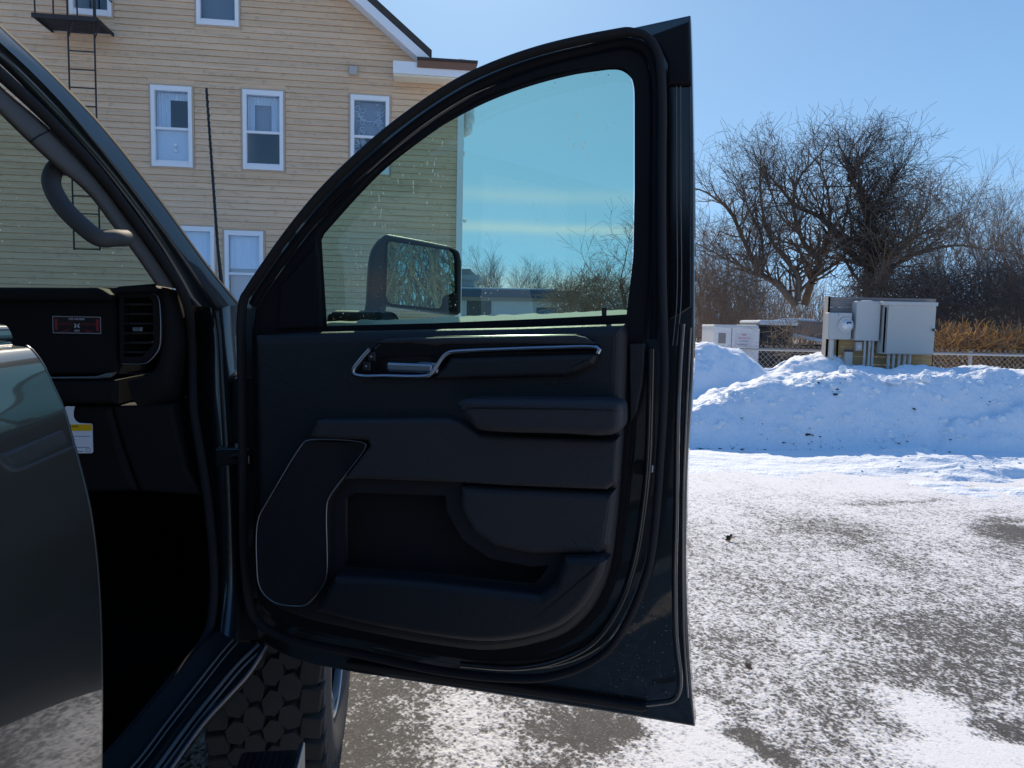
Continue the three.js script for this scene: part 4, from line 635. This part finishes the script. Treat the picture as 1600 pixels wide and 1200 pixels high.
// ───────────────────────── utility panel, fence, sheds ─────────────────────────
{
  const d = 11.4, o = gp(1375, d), up = thing('utility_panel', 'grey electrical cabinets and meter mounted on a weathered board panel', 'electrical panel', null, V(o.x, 0, o.z));
  // local frame: x right (along the view's right), z towards the lot
  up.quaternion.setFromRotationMatrix(new THREE.Matrix4().makeBasis(R0, V(0, 1, 0), F0.clone().negate()));
  const q = (px, py, dz = 0) => { const r = ray(px, py), oo = EYE.clone().sub(up.position), n = F0.clone().negate(), t = (dz - oo.dot(n)) / r.dot(n), p = oo.addScaledVector(r, t); return [p.dot(R0), p.y]; };
  const bx = (n, x0, y0, x1, y1, z0, z1, r, m) => { const a = q(x0, y1, z1), b = q(x1, y0, z1), g = r ? rboxG(a[0], b[0], a[1], b[1], z0, z1, r, 2) : boxG(a[0], b[0], a[1], b[1], z0, z1); return mesh(n, g, m, up); };
  const woodT = (tone) => dataTex(256, 64, (i, j) => { const g = fbm(i / 60, j / 2.2, 4, 20) * .6 + fbm(i / 20, j / 1.1, 2, 27) * .4, k = 0.55 + .75 * g - (fbm(i / 50, j / 1.3, 2, 37) > .66 ? .35 : 0); return [toS(tone[0] * k), toS(tone[1] * k), toS(tone[2] * k)]; }, true);
  const greyW = mat([1, 1, 1], .9, { map: woodT([.30, .26, .24]) }), tanW = mat([1, 1, 1], .9, { map: woodT([.50, .33, .15]) }), postM = mat([.50, .42, .34], .9), steel = mat([.47, .455, .41], .5, { bumpMap: mkBump(3, 3), bumpScale: .0008 }), steel2 = mat([.47, .465, .44], .5), pvc = mat([.52, .51, .49], .5), dk = mat([.03, .03, .03], .6), glassy = mat([.6, .62, .64], .15, { clearcoat: 1 });
  // boards, top ones weathered grey and lower ones still tan
  const L = q(1294, 500)[0], Rr = q(1460, 500)[0], top = q(1375, 469)[1];
  for (let k = 0; k < 11; k++) { const y1 = top - k * .125, y0 = y1 - .12; if (y0 < 0) break; mesh('board', boxG(L, Rr - (k === 0 ? .0 : 0), Math.max(0, y0), y1, -.03 - .003 * (k % 2), .004 * (k % 3)), k < 3 ? greyW : tanW, up); }
  bx('post', 1289.5, 464, 1293.8, 600, -.09, .03, .004, postM); bx('post', 1452, 471, 1460, 640, -.10, -.032, 0, postM);
  mesh('top_cap', boxG(L, Rr, top + .002, top + .035, -.06, .01), greyW, up);
  // meter socket
  bx('meter_box', 1293.5, 489, 1332, 530, .02, .17, .012, steel2); bx('meter_flange', 1293, 488.5, 1295.5, 528, .17, .178, 0, pvc);
  { const c = q(1321, 508, .18), g = new THREE.CylinderGeometry(.115, .115, .03, 28); g.rotateX(Math.PI / 2); g.translate(c[0], c[1], .185); mesh('meter_ring', g, pvc, up); const h = new THREE.SphereGeometry(.085, 24, 12, 0, 6.283, 0, 1.57); h.rotateX(Math.PI / 2); h.translate(c[0] + .015, c[1], .195); mesh('meter_glass', h, glassy, up); const f = boxG(c[0] - .02, c[0] + .045, c[1] + .015, c[1] + .05, .262, .275); mesh('meter_dial', f, dk, up); }
  const lab = q(1304, 492, .172); { const [g, t] = textPlane(.14, .03, 128, 28, (x, W, H) => { x.fillStyle = '#8f98a0'; x.fillRect(0, 0, W, H); x.fillStyle = '#f2f4f6'; x.font = 'bold 24px sans-serif'; x.fillText('GAR 118', 10, 22); }); g.translate(lab[0], lab[1], .1715); mesh('meter_label', g, new THREE.MeshStandardMaterial({ map: t }), up); }
  bx('conduit_riser', 1293.5, 529, 1305, 620, .03, .14, .03, steel2); bx('strut', 1306.5, 529, 1309, 600, .01, .04, 0, pvc);
  bx('small_box', 1318, 547, 1333, 600, .01, .10, .008, steel); bx('small_cover', 1319, 547, 1333.5, 549.5, .1, .11, 0, dk);
  bx('switch_cabinet', 1336, 471, 1377, 532, .02, .20, .008, steel2); bx('cabinet_gap', 1334, 472, 1336, 528, .02, .06, 0, dk);
  { const c = q(1356, 471.5, .15), g = new THREE.SphereGeometry(.11, 16, 8, 0, 6.283, 0, 1.57); g.scale(1, .22, .7); g.translate(c[0], c[1], .11); mesh('snow_cap', g, snowMat, up); }
  bx('outlet_box', 1337, 534, 1348, 548, .01, .09, .01, pvc); { const a = q(1342.5, 541, .1); mesh('outlet_cover', rboxG(a[0] - .02, a[0] + .02, a[1] - .03, a[1] + .03, .09, .102, .006), glassy, up); }
  for (const x of [1351.5, 1358.5, 1364]) { const a = q(x, 531, .08), b = q(x - 1, 600, .08); mesh('conduit', rodG(V(a[0], b[1], .09), V(a[0], a[1] + .02, .09), .019, 10), pvc, up); }
  { const a = q(1358.5, 536, .08); mesh('coupling', rodG(V(a[0], a[1] - .05, .09), V(a[0], a[1] + .03, .09), .026, 10), pvc, up); }
  bx('main_cabinet', 1379, 475.5, 1463.5, 553, .02, .26, .008, steel); bx('cabinet_door', 1384, 477.5, 1463, 552, .264, .278, .005, steel); bx('drip_edge', 1380, 472.5, 1466.5, 476.5, .0, .30, .004, steel2);
  bx('hinge', 1381.5, 480, 1383.5, 551, .262, .275, 0, dk);
  { const a = q(1458.5, 515.5, .28), g = new THREE.CylinderGeometry(.022, .022, .03, 14); g.rotateX(Math.PI / 2); g.translate(a[0], a[1], .29); mesh('lock', g, dk, up); const h = new THREE.SphereGeometry(.010, 8, 6); h.translate(a[0] + .01, a[1], .308); mesh('lock_cap', h, glassy, up); }
  for (const x of [1388, 1396, 1404.5, 1413, 1421]) { const a = q(x, 551, .12), b = q(x, 610, .12); mesh('conduit', rodG(V(a[0], b[1], .13), V(a[0], a[1] + .02, .13), .023, 10), pvc, up); }
}
{ // chain link fence
  const fence = thing('chain_link_fence', 'galvanised chain link fence with top rail behind the snow bank', 'fence', null, cam(5, 0, 12.2)), o = fence.position;
  const galv = mat([.36, .36, .36], .5, { metalness: .4 }), d = 12.2, s0 = 2.2, s1 = 12, h = 1.10, f = (n, g) => { g.translate(-o.x, -o.y, -o.z); return mesh(n, g, galv, fence); };
  f('top_rail', rodG(cam(s0, h, d), cam(s1, h - .02, d), .021, 10));
  for (let s = s0 + .6; s < s1; s += 2.4) f('post', rodG(cam(s, 0, d + .03), cam(s, h + .04, d + .03), .03, 10));
  const wd = new Wood(), p = .088;
  for (let s = s0 - h; s < s1; s += p) for (const q of [1, -1]) { const a = Math.max(s0, s), lo = q > 0 ? 0 : 0, A = cam(q > 0 ? s : s + h + .07, 0, d - .01 * q), B = cam(q > 0 ? s + h + .07 : s, h + .07, d - .01 * q); wd.seg(A, B, .0028, .0028, 3); }
  const g = f('wire_mesh', wd.geo()); g.userData.kind = 'stuff';
}
{ // white equipment box
  const d = 14.2, w = .80, c = gp(1147, d), bx = thing('equipment_box', 'white metal equipment box with red lettering behind the fence', 'equipment box', null, V(c.x, 0, c.z));
  bx.rotation.y = -YAW + .0; const top = hgt(1150, 511, d), wm = mat([.62, .62, .64], .5), wm2 = mat([.58, .56, .56], .55);
  mesh('housing', rboxG(-.42, .46, 0, top - .02, -.9, .0, .012), wm, bx); mesh('roof_snow', (() => { const g = rboxG(-.43, .44, top - .03, top + .04, -.92, .02, .03, 3); return g; })(), snowMat, bx);
  mesh('seam', boxG(-.085, -.07, .2, top - .03, .0, .006), mat([.25, .25, .27], .7), bx); for (let k = 0; k < 4; k++) mesh('panel_rib', boxG(.0 + k * .11, .004 + k * .11, .2, top - .04, .0, .004), wm2, bx);
  mesh('louvre', boxG(-.33, -.19, top - .32, top - .12, .0, .008), mat([.22, .21, .2], .7), bx); mesh('base_rail', boxG(-.44, .48, .72, .745, .0, .012), mat([.2, .2, .21], .7), bx);
  const [g, t] = textPlane(.30, .26, 256, 220, (x, W, H) => { x.fillStyle = '#c3c4ca'; x.fillRect(0, 0, W, H); x.textAlign = 'center'; x.fillStyle = '#b03844'; x.font = 'bold 44px sans-serif'; x.fillText('THE', W / 2, 46); x.font = 'bold 34px sans-serif'; x.fillText('Mechanical', W / 2, 94); x.fillStyle = '#6a5a78'; x.fillText('SYSTEMS', W / 2, 144); x.fillStyle = '#3a4c74'; x.fillText('& SERVICE', W / 2 - 10, 200); });
  g.translate(.16, top - .24, .003); mesh('lettering', g, new THREE.MeshStandardMaterial({ map: t, roughness: .6 }), bx);
}
{ // dark container with snow on its lid, and a tilted roof panel next to it
  const d = 14.9, c = gp(1204, d), dm = thing('dumpster', 'black dumpster with snow on its lid beside the white equipment box', 'dumpster', null, V(c.x, 0, c.z)); dm.rotation.y = -YAW;
  const top = hgt(1206, 512, d); mesh('bin', rboxG(-.32, .42, 0, top, -1.2, 0, .02), mat([.014, .014, .017], .6), dm); mesh('lid', rboxG(-.36, .46, top, top + .05, -1.25, .06, .015), mat([.012, .012, .014], .5), dm); mesh('lid_snow', rboxG(-.30, .50, top + .045, top + .15, -1.25, .08, .05, 4), snowMat, dm); for (const x of [-.2, .05, .3]) mesh('rib', boxG(x - .02, x + .02, .1, top - .1, 0, .03), mat([.014, .014, .017], .6), dm);
  const d2 = 16.5, c2 = gp(1262, d2), ro = thing('lean_to_roof', 'brown sloping shed roof with snow along its edge behind the fence', 'shed', null, V(c2.x, 0, c2.z)); ro.rotation.y = -YAW;
  const yt = hgt(1262, 502, d2), yb = hgt(1262, 532, d2), rm = mat([.20, .15, .13], .85, { bumpMap: mkBump(6, 6), bumpScale: .004 });
  const slab2 = extrudeG([[-.85, yb + .18], [-.35, yt], [.75, yt], [.75, yb - .12]], -.02, .02, .005); mesh('roof_panel', slab2, rm, ro);
  mesh('eave_snow', tubeG([V(-.7, yb + .17, .06), V(-.1, yb + .06, .06), V(.4, yb - .03, .06), V(.75, yb - .10, .06)], .045, 8), snowMat, ro); mesh('wall', boxG(-.8, .8, 0, yb - .1, -1.2, -.1), mat([.03, .025, .025], .8), ro);
  mesh('ridge_snow', tubeG([V(-.9, yt - .06, -.1), V(-.6, yt + .0, -.1), V(-.2, yt + .015, -.1), V(.15, yt - .01, -.1)], .05, 8), snowMat, ro);
}
{ // low flat roofed building seen through the window
  const d = 40, c = gp(790, d), b = thing('low_building', 'low pale flat roofed building seen through the door window', 'building', null, V(c.x, 0, c.z)); b.rotation.y = -YAW - .08;
  const top = hgt(800, 459, d), W = (890 - 790) / F * d, wall = mat([.72, .74, .72], .8, { bumpMap: mkBump(20, 3), bumpScale: .01 });
  mesh('wall', boxG(-12, W, 0, top - .2, -8, 0), wall, b); mesh('roof', boxG(-12.2, W + .35, top - .2, top + .18, -8.3, .5), mat([.10, .14, .20], .7), b); mesh('roof_snow', rboxG(-12, W - .8, top + .17, top + .28, -8.2, .2, .05), snowMat, b);
  mesh('fascia', boxG(-12.1, W + .2, top - .42, top - .205, .0, .16), mat([.4, .4, .36], .8), b);
  const wn = (x0, x1, y0, y1, c) => { const f = part('window', b); mesh('frame', boxG(x0 - .07, x1 + .07, y0 - .07, y1 + .07, -.02, .05), mat([.12, .13, .13], .7), f); mesh('pane', boxG(x0, x1, y0, y1, .05, .06), mat(c, .15), f); };
  const X = px => (px - 790) / F * d, Y = py => hgt(800, py, d); wn(X(729), X(763), Y(496), Y(469), [.14, .16, .15]); wn(X(838), X(865), Y(497), Y(482), [.10, .22, .34]);
  mesh('corner_trim', boxG(W - .14, W + .02, 0, top - .45, .0, .05), mat([.7, .7, .66], .7), b);
  const d2 = 46, c2 = gp(725, d2), h = thing('grey_house', 'grey clapboard house behind the low flat roofed building', 'house', null, V(c2.x, 0, c2.z)); h.rotation.y = -YAW; const t2 = hgt(725, 430, d2), l2 = hgt(725, 438, d2), b2 = hgt(725, 452, d2);
  mesh('wall', boxG(-6, .55, 0, l2, -6, 0), mat([.40, .44, .47], .8), h); mesh('cornice', boxG(-6.2, .85, l2, t2, -6.2, .4), mat([.34, .36, .38], .8), h); mesh('roof', boxG(-6.1, .3, t2, t2 + .35, -6, .3), mat([.25, .26, .27], .8), h); mesh('sill_band', boxG(-6, .56, b2 - .1, b2 + .12, 0, .06), mat([.08, .09, .1], .8), h);
}
// ───────────────────────── trees ─────────────────────────
const bark = [mat([.155, .110, .080], .95), mat([.20, .15, .11], .95), mat([.25, .185, .14], .95), mat([.105, .083, .07], .95)];
function branch(T, C, p, dir, len, r, lvl, o, R) {
  const n = lvl < 2 ? 6 : lvl < 4 ? 4 : 3, st = len / n; let q = p.clone(), d = dir.clone(), rad = r;
  for (let k = 0; k < n; k++) {
    const j = o.wild * (lvl === 0 ? .35 : 1);
    d.add(V((R() - .5) * j, (R() - .5) * j * .7 + (o.up[Math.min(lvl, 4)] || 0), (R() - .5) * j)).normalize();
    const nr = Math.max(.0042, rad * (lvl >= o.max ? .75 : .87)), e = q.clone().addScaledVector(d, st);
    (lvl < 2 ? T : C).seg(q, e, rad, nr, lvl < 2 ? 7 : lvl < 3 ? 4 : 3); q = e; rad = nr;
    if (lvl < o.max && (k > (lvl === 0 ? o.bare * n : 0) || k === n - 1)) {
      const cnt = lvl === 0 ? o.limbs : (o.kids[lvl] || 2), m = Math.floor(cnt) + (R() < cnt % 1 ? 1 : 0);
      for (let c = 0; c < m; c++) { const a = R() * 6.283, sp = o.spread * (.6 + .7 * R()), u = Math.abs(d.y) < .9 ? V(0, 1, 0).cross(d).normalize() : V(1, 0, 0), v = d.clone().cross(u), nd = d.clone().multiplyScalar(Math.cos(sp)).addScaledVector(u, Math.sin(sp) * Math.cos(a)).addScaledVector(v, Math.sin(sp) * Math.sin(a)).normalize(); branch(T, C, q, nd, len * o.ratio * (.65 + .6 * R()), Math.max(.004, rad * (.45 + .25 * R())), lvl + 1, o, R); }
    }
  }
}
function tree(name, label, px, d, topPy, o, seed, group, stems = [[0, 1, 0]], pos) {
  const R = rngOf(seed), base = pos || gp(px, d), h = o.h || hgt(px, topPy, d), T = new Wood(), C = new Wood(), opt = { wild: .35, up: [.0, .05, .04, .02, 0], max: 4, limbs: 1.3, kids: [0, 1.25, 1.4, 1.5], spread: .75, ratio: .62, bare: .25, thick: .022, ...o };
  for (const s of stems) branch(T, C, V((R() - .5) * .3 * (stems.length > 1), 0, (R() - .5) * .3 * (stems.length > 1)), V(0, 0, 0).addScaledVector(R0, s[0]).addScaledVector(V(0, 1, 0), s[1]).addScaledVector(F0, s[2]).normalize(), h * (s[3] || .62), h * opt.thick * (s[4] || 1), 0, opt, R);
  let top = 0; for (const A of [T.p, C.p]) for (let k = 1; k < A.length; k += 3) if (A[k] > top) top = A[k]; const sc = h / top; for (const A of [T.p, C.p]) for (let k = 0; k < A.length; k++) A[k] *= sc;
  const t = thing(name, label, 'tree', group, base); mesh('trunk', T.geo(), bark[opt.bark || 0], t); mesh('crown', C.geo(), bark[opt.bark2 ?? opt.bark ?? 0], t); return t;
}
const edgeG = 'bare trees beyond the fence';
// big spreading tree left of the tangle, tall crown, vine choked tree, arching tree
function limbTree(name, label, px, d, limbs, o, seed, group) { // main limbs follow the lines seen in the photograph, finer wood grows from them
  const R = rngOf(seed), base = gp(px, d), T = new Wood(), C = new Wood(), opt = { wild: .55, up: [0, .04, .03, .02, .0], max: 4, limbs: 1, kids: [0, 1.2, 1.3, 1.3], spread: .8, ratio: .62, bare: 0, ...o };
  for (const [pts, r0, r1, side] of limbs) {
    const dz = (R() - .5) * 2.4, P = pts.map((p, i) => { const t = i / (pts.length - 1), dd = d + dz * t + (i ? (R() - .5) * .5 : 0); return at(p[0], 470 - (470 - p[1]) * (p[1] < 470 ? .84 : 1), dd).sub(base); }); if (P[0].y < 1.2) P.unshift(V(P[0].x * .5, -.05, P[0].z * .5)); else P.unshift(P[0].clone().multiplyScalar(1).add(V(0, 0, 0)).lerp(P[1], -.02));
    const c = new THREE.CatmullRomCurve3(P, false, 'centripetal'), n = 22, q = c.getPoints(n);
    for (let k = 0; k < n; k++) { const t = k / n, a = lerp(r0, r1, t), b = lerp(r0, r1, (k + 1) / n), dir = q[k + 1].clone().sub(q[k]).normalize(); T.seg(q[k], q[k + 1], a, b, 7);
      if (t > .18) for (let m = 0; m < (side || 1.6) + (R() < .5 ? 1 : 0) - .5; m++) { const w = V(R() - .5, R() * .9 - .25, R() - .5).normalize(), nd = dir.clone().multiplyScalar(.75).add(w).normalize(); branch(T, C, q[k + 1], nd, (opt.len || 1.25) * (.5 + .8 * R()) * (1 - .25 * t), Math.max(.012, b * .42), 2, opt, R); } }
    branch(T, C, q[n], q[n].clone().sub(q[n - 1]).normalize(), .9, r1, 2, opt, R);
  }
  const t = thing(name, label, 'tree', group, base); mesh('trunk', T.geo(), bark[opt.bark || 0], t); mesh('crown', C.geo(), bark[opt.bark2 ?? opt.bark ?? 0], t); return t;
}
limbTree('bare_tree', 'wide bare tree leaning left with thick limbs beside the equipment box', 1240, 22, [
  [[[1243, 477], [1213, 437], [1190, 420], [1162, 357], [1140, 302], [1112, 275]], .13, .03], [[[1246, 470], [1247, 427], [1237, 407], [1207, 360], [1191, 300], [1188, 240]], .12, .025], [[[1213, 437], [1180, 418], [1140, 395], [1100, 370]], .06, .02], [[[1190, 420], [1190, 350], [1170, 300], [1160, 260]], .05, .015]], { bark: 1, bark2: 0 }, 11, edgeG);
limbTree('bare_tree', 'tall forked bare tree with crooked trunk behind the meter box', 1262, 23, [
  [[[1257, 475], [1270, 427], [1280, 397], [1262, 373], [1250, 345], [1240, 295], [1247, 245], [1275, 205]], .14, .025], [[[1270, 427], [1300, 405], [1320, 385], [1330, 330], [1322, 280]], .07, .02], [[[1280, 397], [1296, 340], [1293, 265], [1282, 222]], .08, .02], [[[1250, 345], [1225, 320], [1205, 270], [1195, 235]], .05, .015]], { bark: 0 }, 12, edgeG);
limbTree('bare_tree', 'vine covered bare tree with a thick limb reaching over the grove', 1357, 22.6, [
  [[[1357, 470], [1357, 400], [1357, 340], [1350, 285], [1330, 240], [1322, 205]], .20, .03], [[[1345, 402], [1313, 353], [1280, 313], [1243, 293], [1220, 262], [1195, 228]], .13, .02], [[[1357, 340], [1378, 290], [1390, 255], [1400, 235]], .06, .015], [[[1330, 240], [1340, 215], [1352, 195]], .03, .012]], { bark: 3 }, 13, edgeG);
limbTree('bare_tree', 'bare tree with low limbs arching over the main cabinet', 1380, 22, [
  [[[1373, 450], [1390, 415], [1413, 393], [1447, 377], [1497, 367], [1540, 374]], .11, .02], [[[1373, 440], [1385, 400], [1417, 363], [1447, 342], [1477, 337]], .09, .02], [[[1390, 415], [1400, 370], [1430, 340], [1445, 300]], .05, .012]], { bark: 0, bark2: 1, len: 1.3 }, 14, edgeG);
tree('bare_tree', 'upright bare tree with fan of fine pale twigs above the orange grass', 1545, 25, 245, { h: 7.6, bark: 1, kids: [0, 1.7, 1.9, 1.7], spread: .5, wild: .22 }, 15, edgeG, [[0.02, 1, 0, .66], [-.2, 1, 0, .6, .8]]);
tree('bare_tree', 'upright bare tree at the end of the grove past the orange grass', 1605, 26, 230, { h: 8.2, bark: 1, kids: [0, 1.7, 1.9, 1.7], spread: .52, wild: .22 }, 16, edgeG, [[0, 1, 0, .66], [.25, 1, 0, .6, .8], [-.25, 1, 0, .5, .7]]);
tree('bare_tree', 'thin bare sapling between the arching tree and the upright tree', 1462, 25, 330, { h: 5.6, bark: 0, spread: .5, wild: .25 }, 17, edgeG, [[.1, 1, 0, .6], [-.2, 1, 0, .5]]);
tree('bare_tree', 'slender pale bare tree close to the open door edge', 1112, 23, 300, { h: 6.6, bark: 2, kids: [0, 1.7, 1.8, 1.6] }, 18, edgeG, [[.15, 1, 0, .66], [-.25, 1, 0, .6]]);
tree('bare_tree', 'crooked dark bare tree seen at the rear edge of the window glass', 1000, 26, 300, { h: 5.6, bark: 0, kids: [0, 1.4, 1.5, 1.4] }, 19, edgeG, [[-.25, 1, 0, .66], [.1, 1, 0, .6]]);
tree('bare_tree', 'thin twisted bare tree standing right of the low building', 935, 33, 385, { h: 5.4, bark: 0, wild: .5 }, 20, edgeG, [[0, 1, 0, .66, .8]]);
const farG = 'bare trees behind the low flat roofed building';
for (const [px, d, h, sd] of [[768, 52, 7.6, 31], [745, 56, 6.6, 32], [800, 54, 6.2, 33], [836, 50, 6.2, 34], [822, 52, 5.6, 35], [895, 48, 4.8, 36], [870, 50, 4.4, 37]]) tree('bare_tree', 'small bare tree rising behind the low flat roofed building', px, d, 0, { h, bark: 3, spread: .5, wild: .25, thick: .012, kids: [0, 1.6, 1.7, 1.5] }, sd, farG, [[0, 1, 0, .66], [.2, 1, 0, .55, .7]]);
// tangle of vines hanging from the leaning tree
function tangle(name, label, cx, cy, d, rx, ry, n, len, m, seed, droop = .25, rad = .009) {
  const R = rngOf(seed), W = new Wood(), c = cam((cx - 800) / F * d, hgt(cx, cy, d), d), o = V(c.x, 0, c.z);
  for (let k = 0; k < n; k++) { const a = R() * 6.283, q = Math.sqrt(R()), b = (R() * 2 - 1); let p = V(0, 0, 0).addScaledVector(R0, rx * q * Math.cos(a)).addScaledVector(F0, rx * b * .7); p.y = Math.max(.05, c.y + ry * q * Math.sin(a)); let dir = V(R() - .5, R() - .5 + .1, R() - .5).normalize(), L = len * (.5 + R()); for (let s = 0; s < 6; s++) { dir.add(V((R() - .5) * .9, (R() - .5) * .7 - droop, (R() - .5) * .9)).normalize(); const e = p.clone().addScaledVector(dir, L / 6); if (e.y < .02) break; W.seg(p, e, rad * (1 - s * .1), rad * (.9 - s * .1), 3); p = e; } }
  const t = mesh(name, W.geo(), m); t.position.copy(o); return t;
}
tag(tangle('vine_tangle', '', 1356, 392, 22.6, .62, 1.7, 1050, .9, bark[3], 51, .3, .010), 'dark mass of dead vines choking the tree behind the cabinets', 'vines');
tag(tangle('vine_tangle', '', 1380, 310, 22.6, .9, .8, 500, 1.2, bark[0], 56, .1, .007), 'loose crown of dead vines trailing off the choked tree top', 'vines');
tag(tangle('bramble', '', 1500, 475, 19, 2.1, .85, 2300, .8, bark[3], 52, .05, .007), 'dark bramble thicket above the orange dry grass', 'bush');
tag(tangle('bramble', '', 1400, 470, 20, 1.5, .8, 1300, .8, bark[0], 58, .05, .007), 'dark bramble thicket directly behind the grey cabinets', 'bush');
tag(tangle('bramble', '', 1610, 455, 20, 1.6, 1.0, 1300, .9, bark[0], 59, .05, .007), 'brown bramble thicket beneath the trees at the grove end', 'bush');
tag(tangle('bramble', '', 1120, 475, 21, 1.3, 1.0, 1500, .9, bark[2], 53, -.05, .007), 'reddish brush standing left of the white equipment box', 'bush');
tag(tangle('bramble', '', 1232, 530, 13.4, .42, .38, 150, .55, mat([.24, .17, .11], .95), 54, -.08, .004), 'tan dry brush leaning on the fence before the dumpster', 'bush');
tag(tangle('bramble', '', 930, 470, 30, 2.0, .9, 1500, .9, bark[2], 57, -.05, .009), 'brown brush beside the low building seen through glass', 'bush');
{ // dry orange grass and far brushwood
  const R = rngOf(61), W = new Wood(), W2 = new Wood();
  for (let k = 0; k < 3600; k++) { const u = R(), px = 1462 + 330 * u, d = 14.4 + 2.2 * R(), b = gp(px, d), H = hgt(px, 528 - 26 * fbm(px * .035, 2, 3, 9) , d); let p = b.clone(); p.y = H * (.35 + .65 * Math.sqrt(R())) - .1; let dir = V(R() - .5, R() * .8 - .2, R() - .5).normalize(); for (let s = 0; s < 4; s++) { dir.add(V((R() - .5) * 1.3, (R() - .5) * .9 + .1, (R() - .5) * 1.3)).normalize(); const e = p.clone().addScaledVector(dir, .06 + .07 * R()); (k % 5 > 1 ? W : W2).seg(p, e, .010, .007, 3); p = e; } }
  const g1 = mesh('dry_grass', W.geo(), mat([.55, .27, .08], .9)); g1.userData = { kind: 'stuff', label: 'orange dry grass and stems behind the fence', category: 'grass' };
  const g2 = mesh('dry_stems', W2.geo(), mat([.27, .16, .09], .9)); g2.userData = { kind: 'stuff', label: 'brown dry weed stems among the orange grass', category: 'grass' };
  const B = new Wood(); // thicket along the back of the lot
  for (let k = 0; k < 2300; k++) { const px = 890 + 850 * R(), d = 25 + 14 * R(), b = gp(px, d), h = (1.6 + 2.6 * fbm(px * .012, 1, 3, 4)) * (.5 + .6 * R()); let p = b.clone(), dir = V((R() - .5) * .5, 1, (R() - .5) * .5).normalize(); for (let s = 0; s < 5; s++) { dir.add(V((R() - .5) * .35, .05, (R() - .5) * .35)).normalize(); const e = p.clone().addScaledVector(dir, h / 5); B.seg(p, e, .018 - s * .003, .015 - s * .003, 3); if (s > 0) for (let t = 0; t < 2; t++) { const dd = dir.clone().add(V((R() - .5) * 1.4, .1, (R() - .5) * 1.4)).normalize(), f = e.clone().addScaledVector(dd, h * .16 * (.5 + R())); B.seg(e, f, .007, .004, 3); const f2 = f.clone().addScaledVector(dd.add(V((R() - .5), .2, (R() - .5))).normalize(), h * .1); B.seg(f, f2, .005, .003, 3); } p = e; } }
  const th = mesh('brushwood', B.geo(), bark[2]); th.userData = { kind: 'stuff', label: 'brown leafless brushwood along the far side of the lot', category: 'brush' };
}
// bird nest in the tall tree
{ const p = at(1330, 277, 22.6), R = rngOf(71), W = new Wood(); for (let k = 0; k < 160; k++) { const a = R() * 6.283, b = a + 1 + R(), r0 = .16 * (.6 + .4 * R()), y = (R() - .5) * .22; W.seg(V(Math.cos(a) * r0, y, Math.sin(a) * r0), V(Math.cos(b) * r0, y + (R() - .5) * .08, Math.sin(b) * r0), .008, .006, 3); } const n = mesh('bird_nest', W.geo(), bark[3]); n.position.copy(p); tag(n, 'small dark bird nest high in the bare tree', 'nest'); }
// woods behind the eye, seen only in the door mirror
for (const [x, z, h, sd] of [[1.2, 15, 11, 81], [3.2, 14, 12, 82], [-.8, 17, 11, 83], [5.2, 16, 12, 84], [2.2, 19, 13, 85]]) tree('bare_tree', 'tall pale bare tree reflected in the door mirror', 0, 0, 0, { h, bark: 1, thick: .016, kids: [0, 1.7, 1.8, 1.7], wild: .35, spread: .7, limbs: 1.8, bare: .08 }, sd, 'woods mirrored in the door mirror', [[.05, 1, 0, .7], [-.2, 1, 0, .6, .7]], V(x, 0, z));
{ const R = rngOf(91), B = new Wood(); for (let k = 0; k < 1500; k++) { let p = V(-6 + 16 * R(), 0, 12 + 8 * R()), h = 1.5 + 5 * R() * R(), dir = V((R() - .5) * .6, 1, (R() - .5) * .6).normalize(); for (let s = 0; s < 5; s++) { dir.add(V((R() - .5) * .5, 0, (R() - .5) * .5)).normalize(); const e = p.clone().addScaledVector(dir, h / 5); B.seg(p, e, .022, .016, 3); const f = e.clone().addScaledVector(dir.clone().add(V((R() - .5) * 1.8, 0, (R() - .5) * 1.8)).normalize(), .5); B.seg(e, f, .013, .009, 3); p = e; } } const t = mesh('undergrowth', B.geo(), mat([.16, .125, .095], .95)); t.userData = { kind: 'stuff', label: 'tan winter undergrowth reflected in the door mirror', category: 'brush' }; }
// fallen leaves on the lot
{
  const lf = (px, py, sz, rot, label, c) => { const p = onY(px, py, 0), g = new THREE.PlaneGeometry(1, 1, 8, 8), q = g.attributes.position, R = rngOf(px); for (let k = 0; k < q.count; k++) { let x = q.getX(k) * 2, y = q.getY(k) * 2; const a = Math.atan2(y, x), e = .55 + .35 * Math.abs(Math.cos(a * 2.5)); const m = Math.max(Math.abs(x), Math.abs(y)); const l = Math.hypot(x, y) || 1; x = x / l * m * e; y = y / l * m * e; q.setXYZ(k, x * sz, (.25 * x * x + .35 * y * y + .12 * Math.sin(3 * x + 2 * y)) * sz + .004, y * sz * .8); } g.computeVertexNormals(); g.rotateZ(.5); g.rotateY(rot); const t = thing('dry_leaf', label, 'leaf', 'dry leaves on the snowy lot', V(p.x, .012, p.z)); mesh('blade', g, mat(c, .8), t); mesh('stalk', rodG(V(0, .006, 0), V(-sz * 1.1, .03, sz * .3), .0012, 5), mat(c, .8), t); };
  lf(1140, 845, .042, .6, 'dark curled dry leaf lying alone on the speckled snow', [.06, .035, .02]); lf(1168, 1047, .022, 2, 'small tan dry leaf on the snow near the door corner', [.32, .17, .08]);
}
renderer.render(scene, camera);
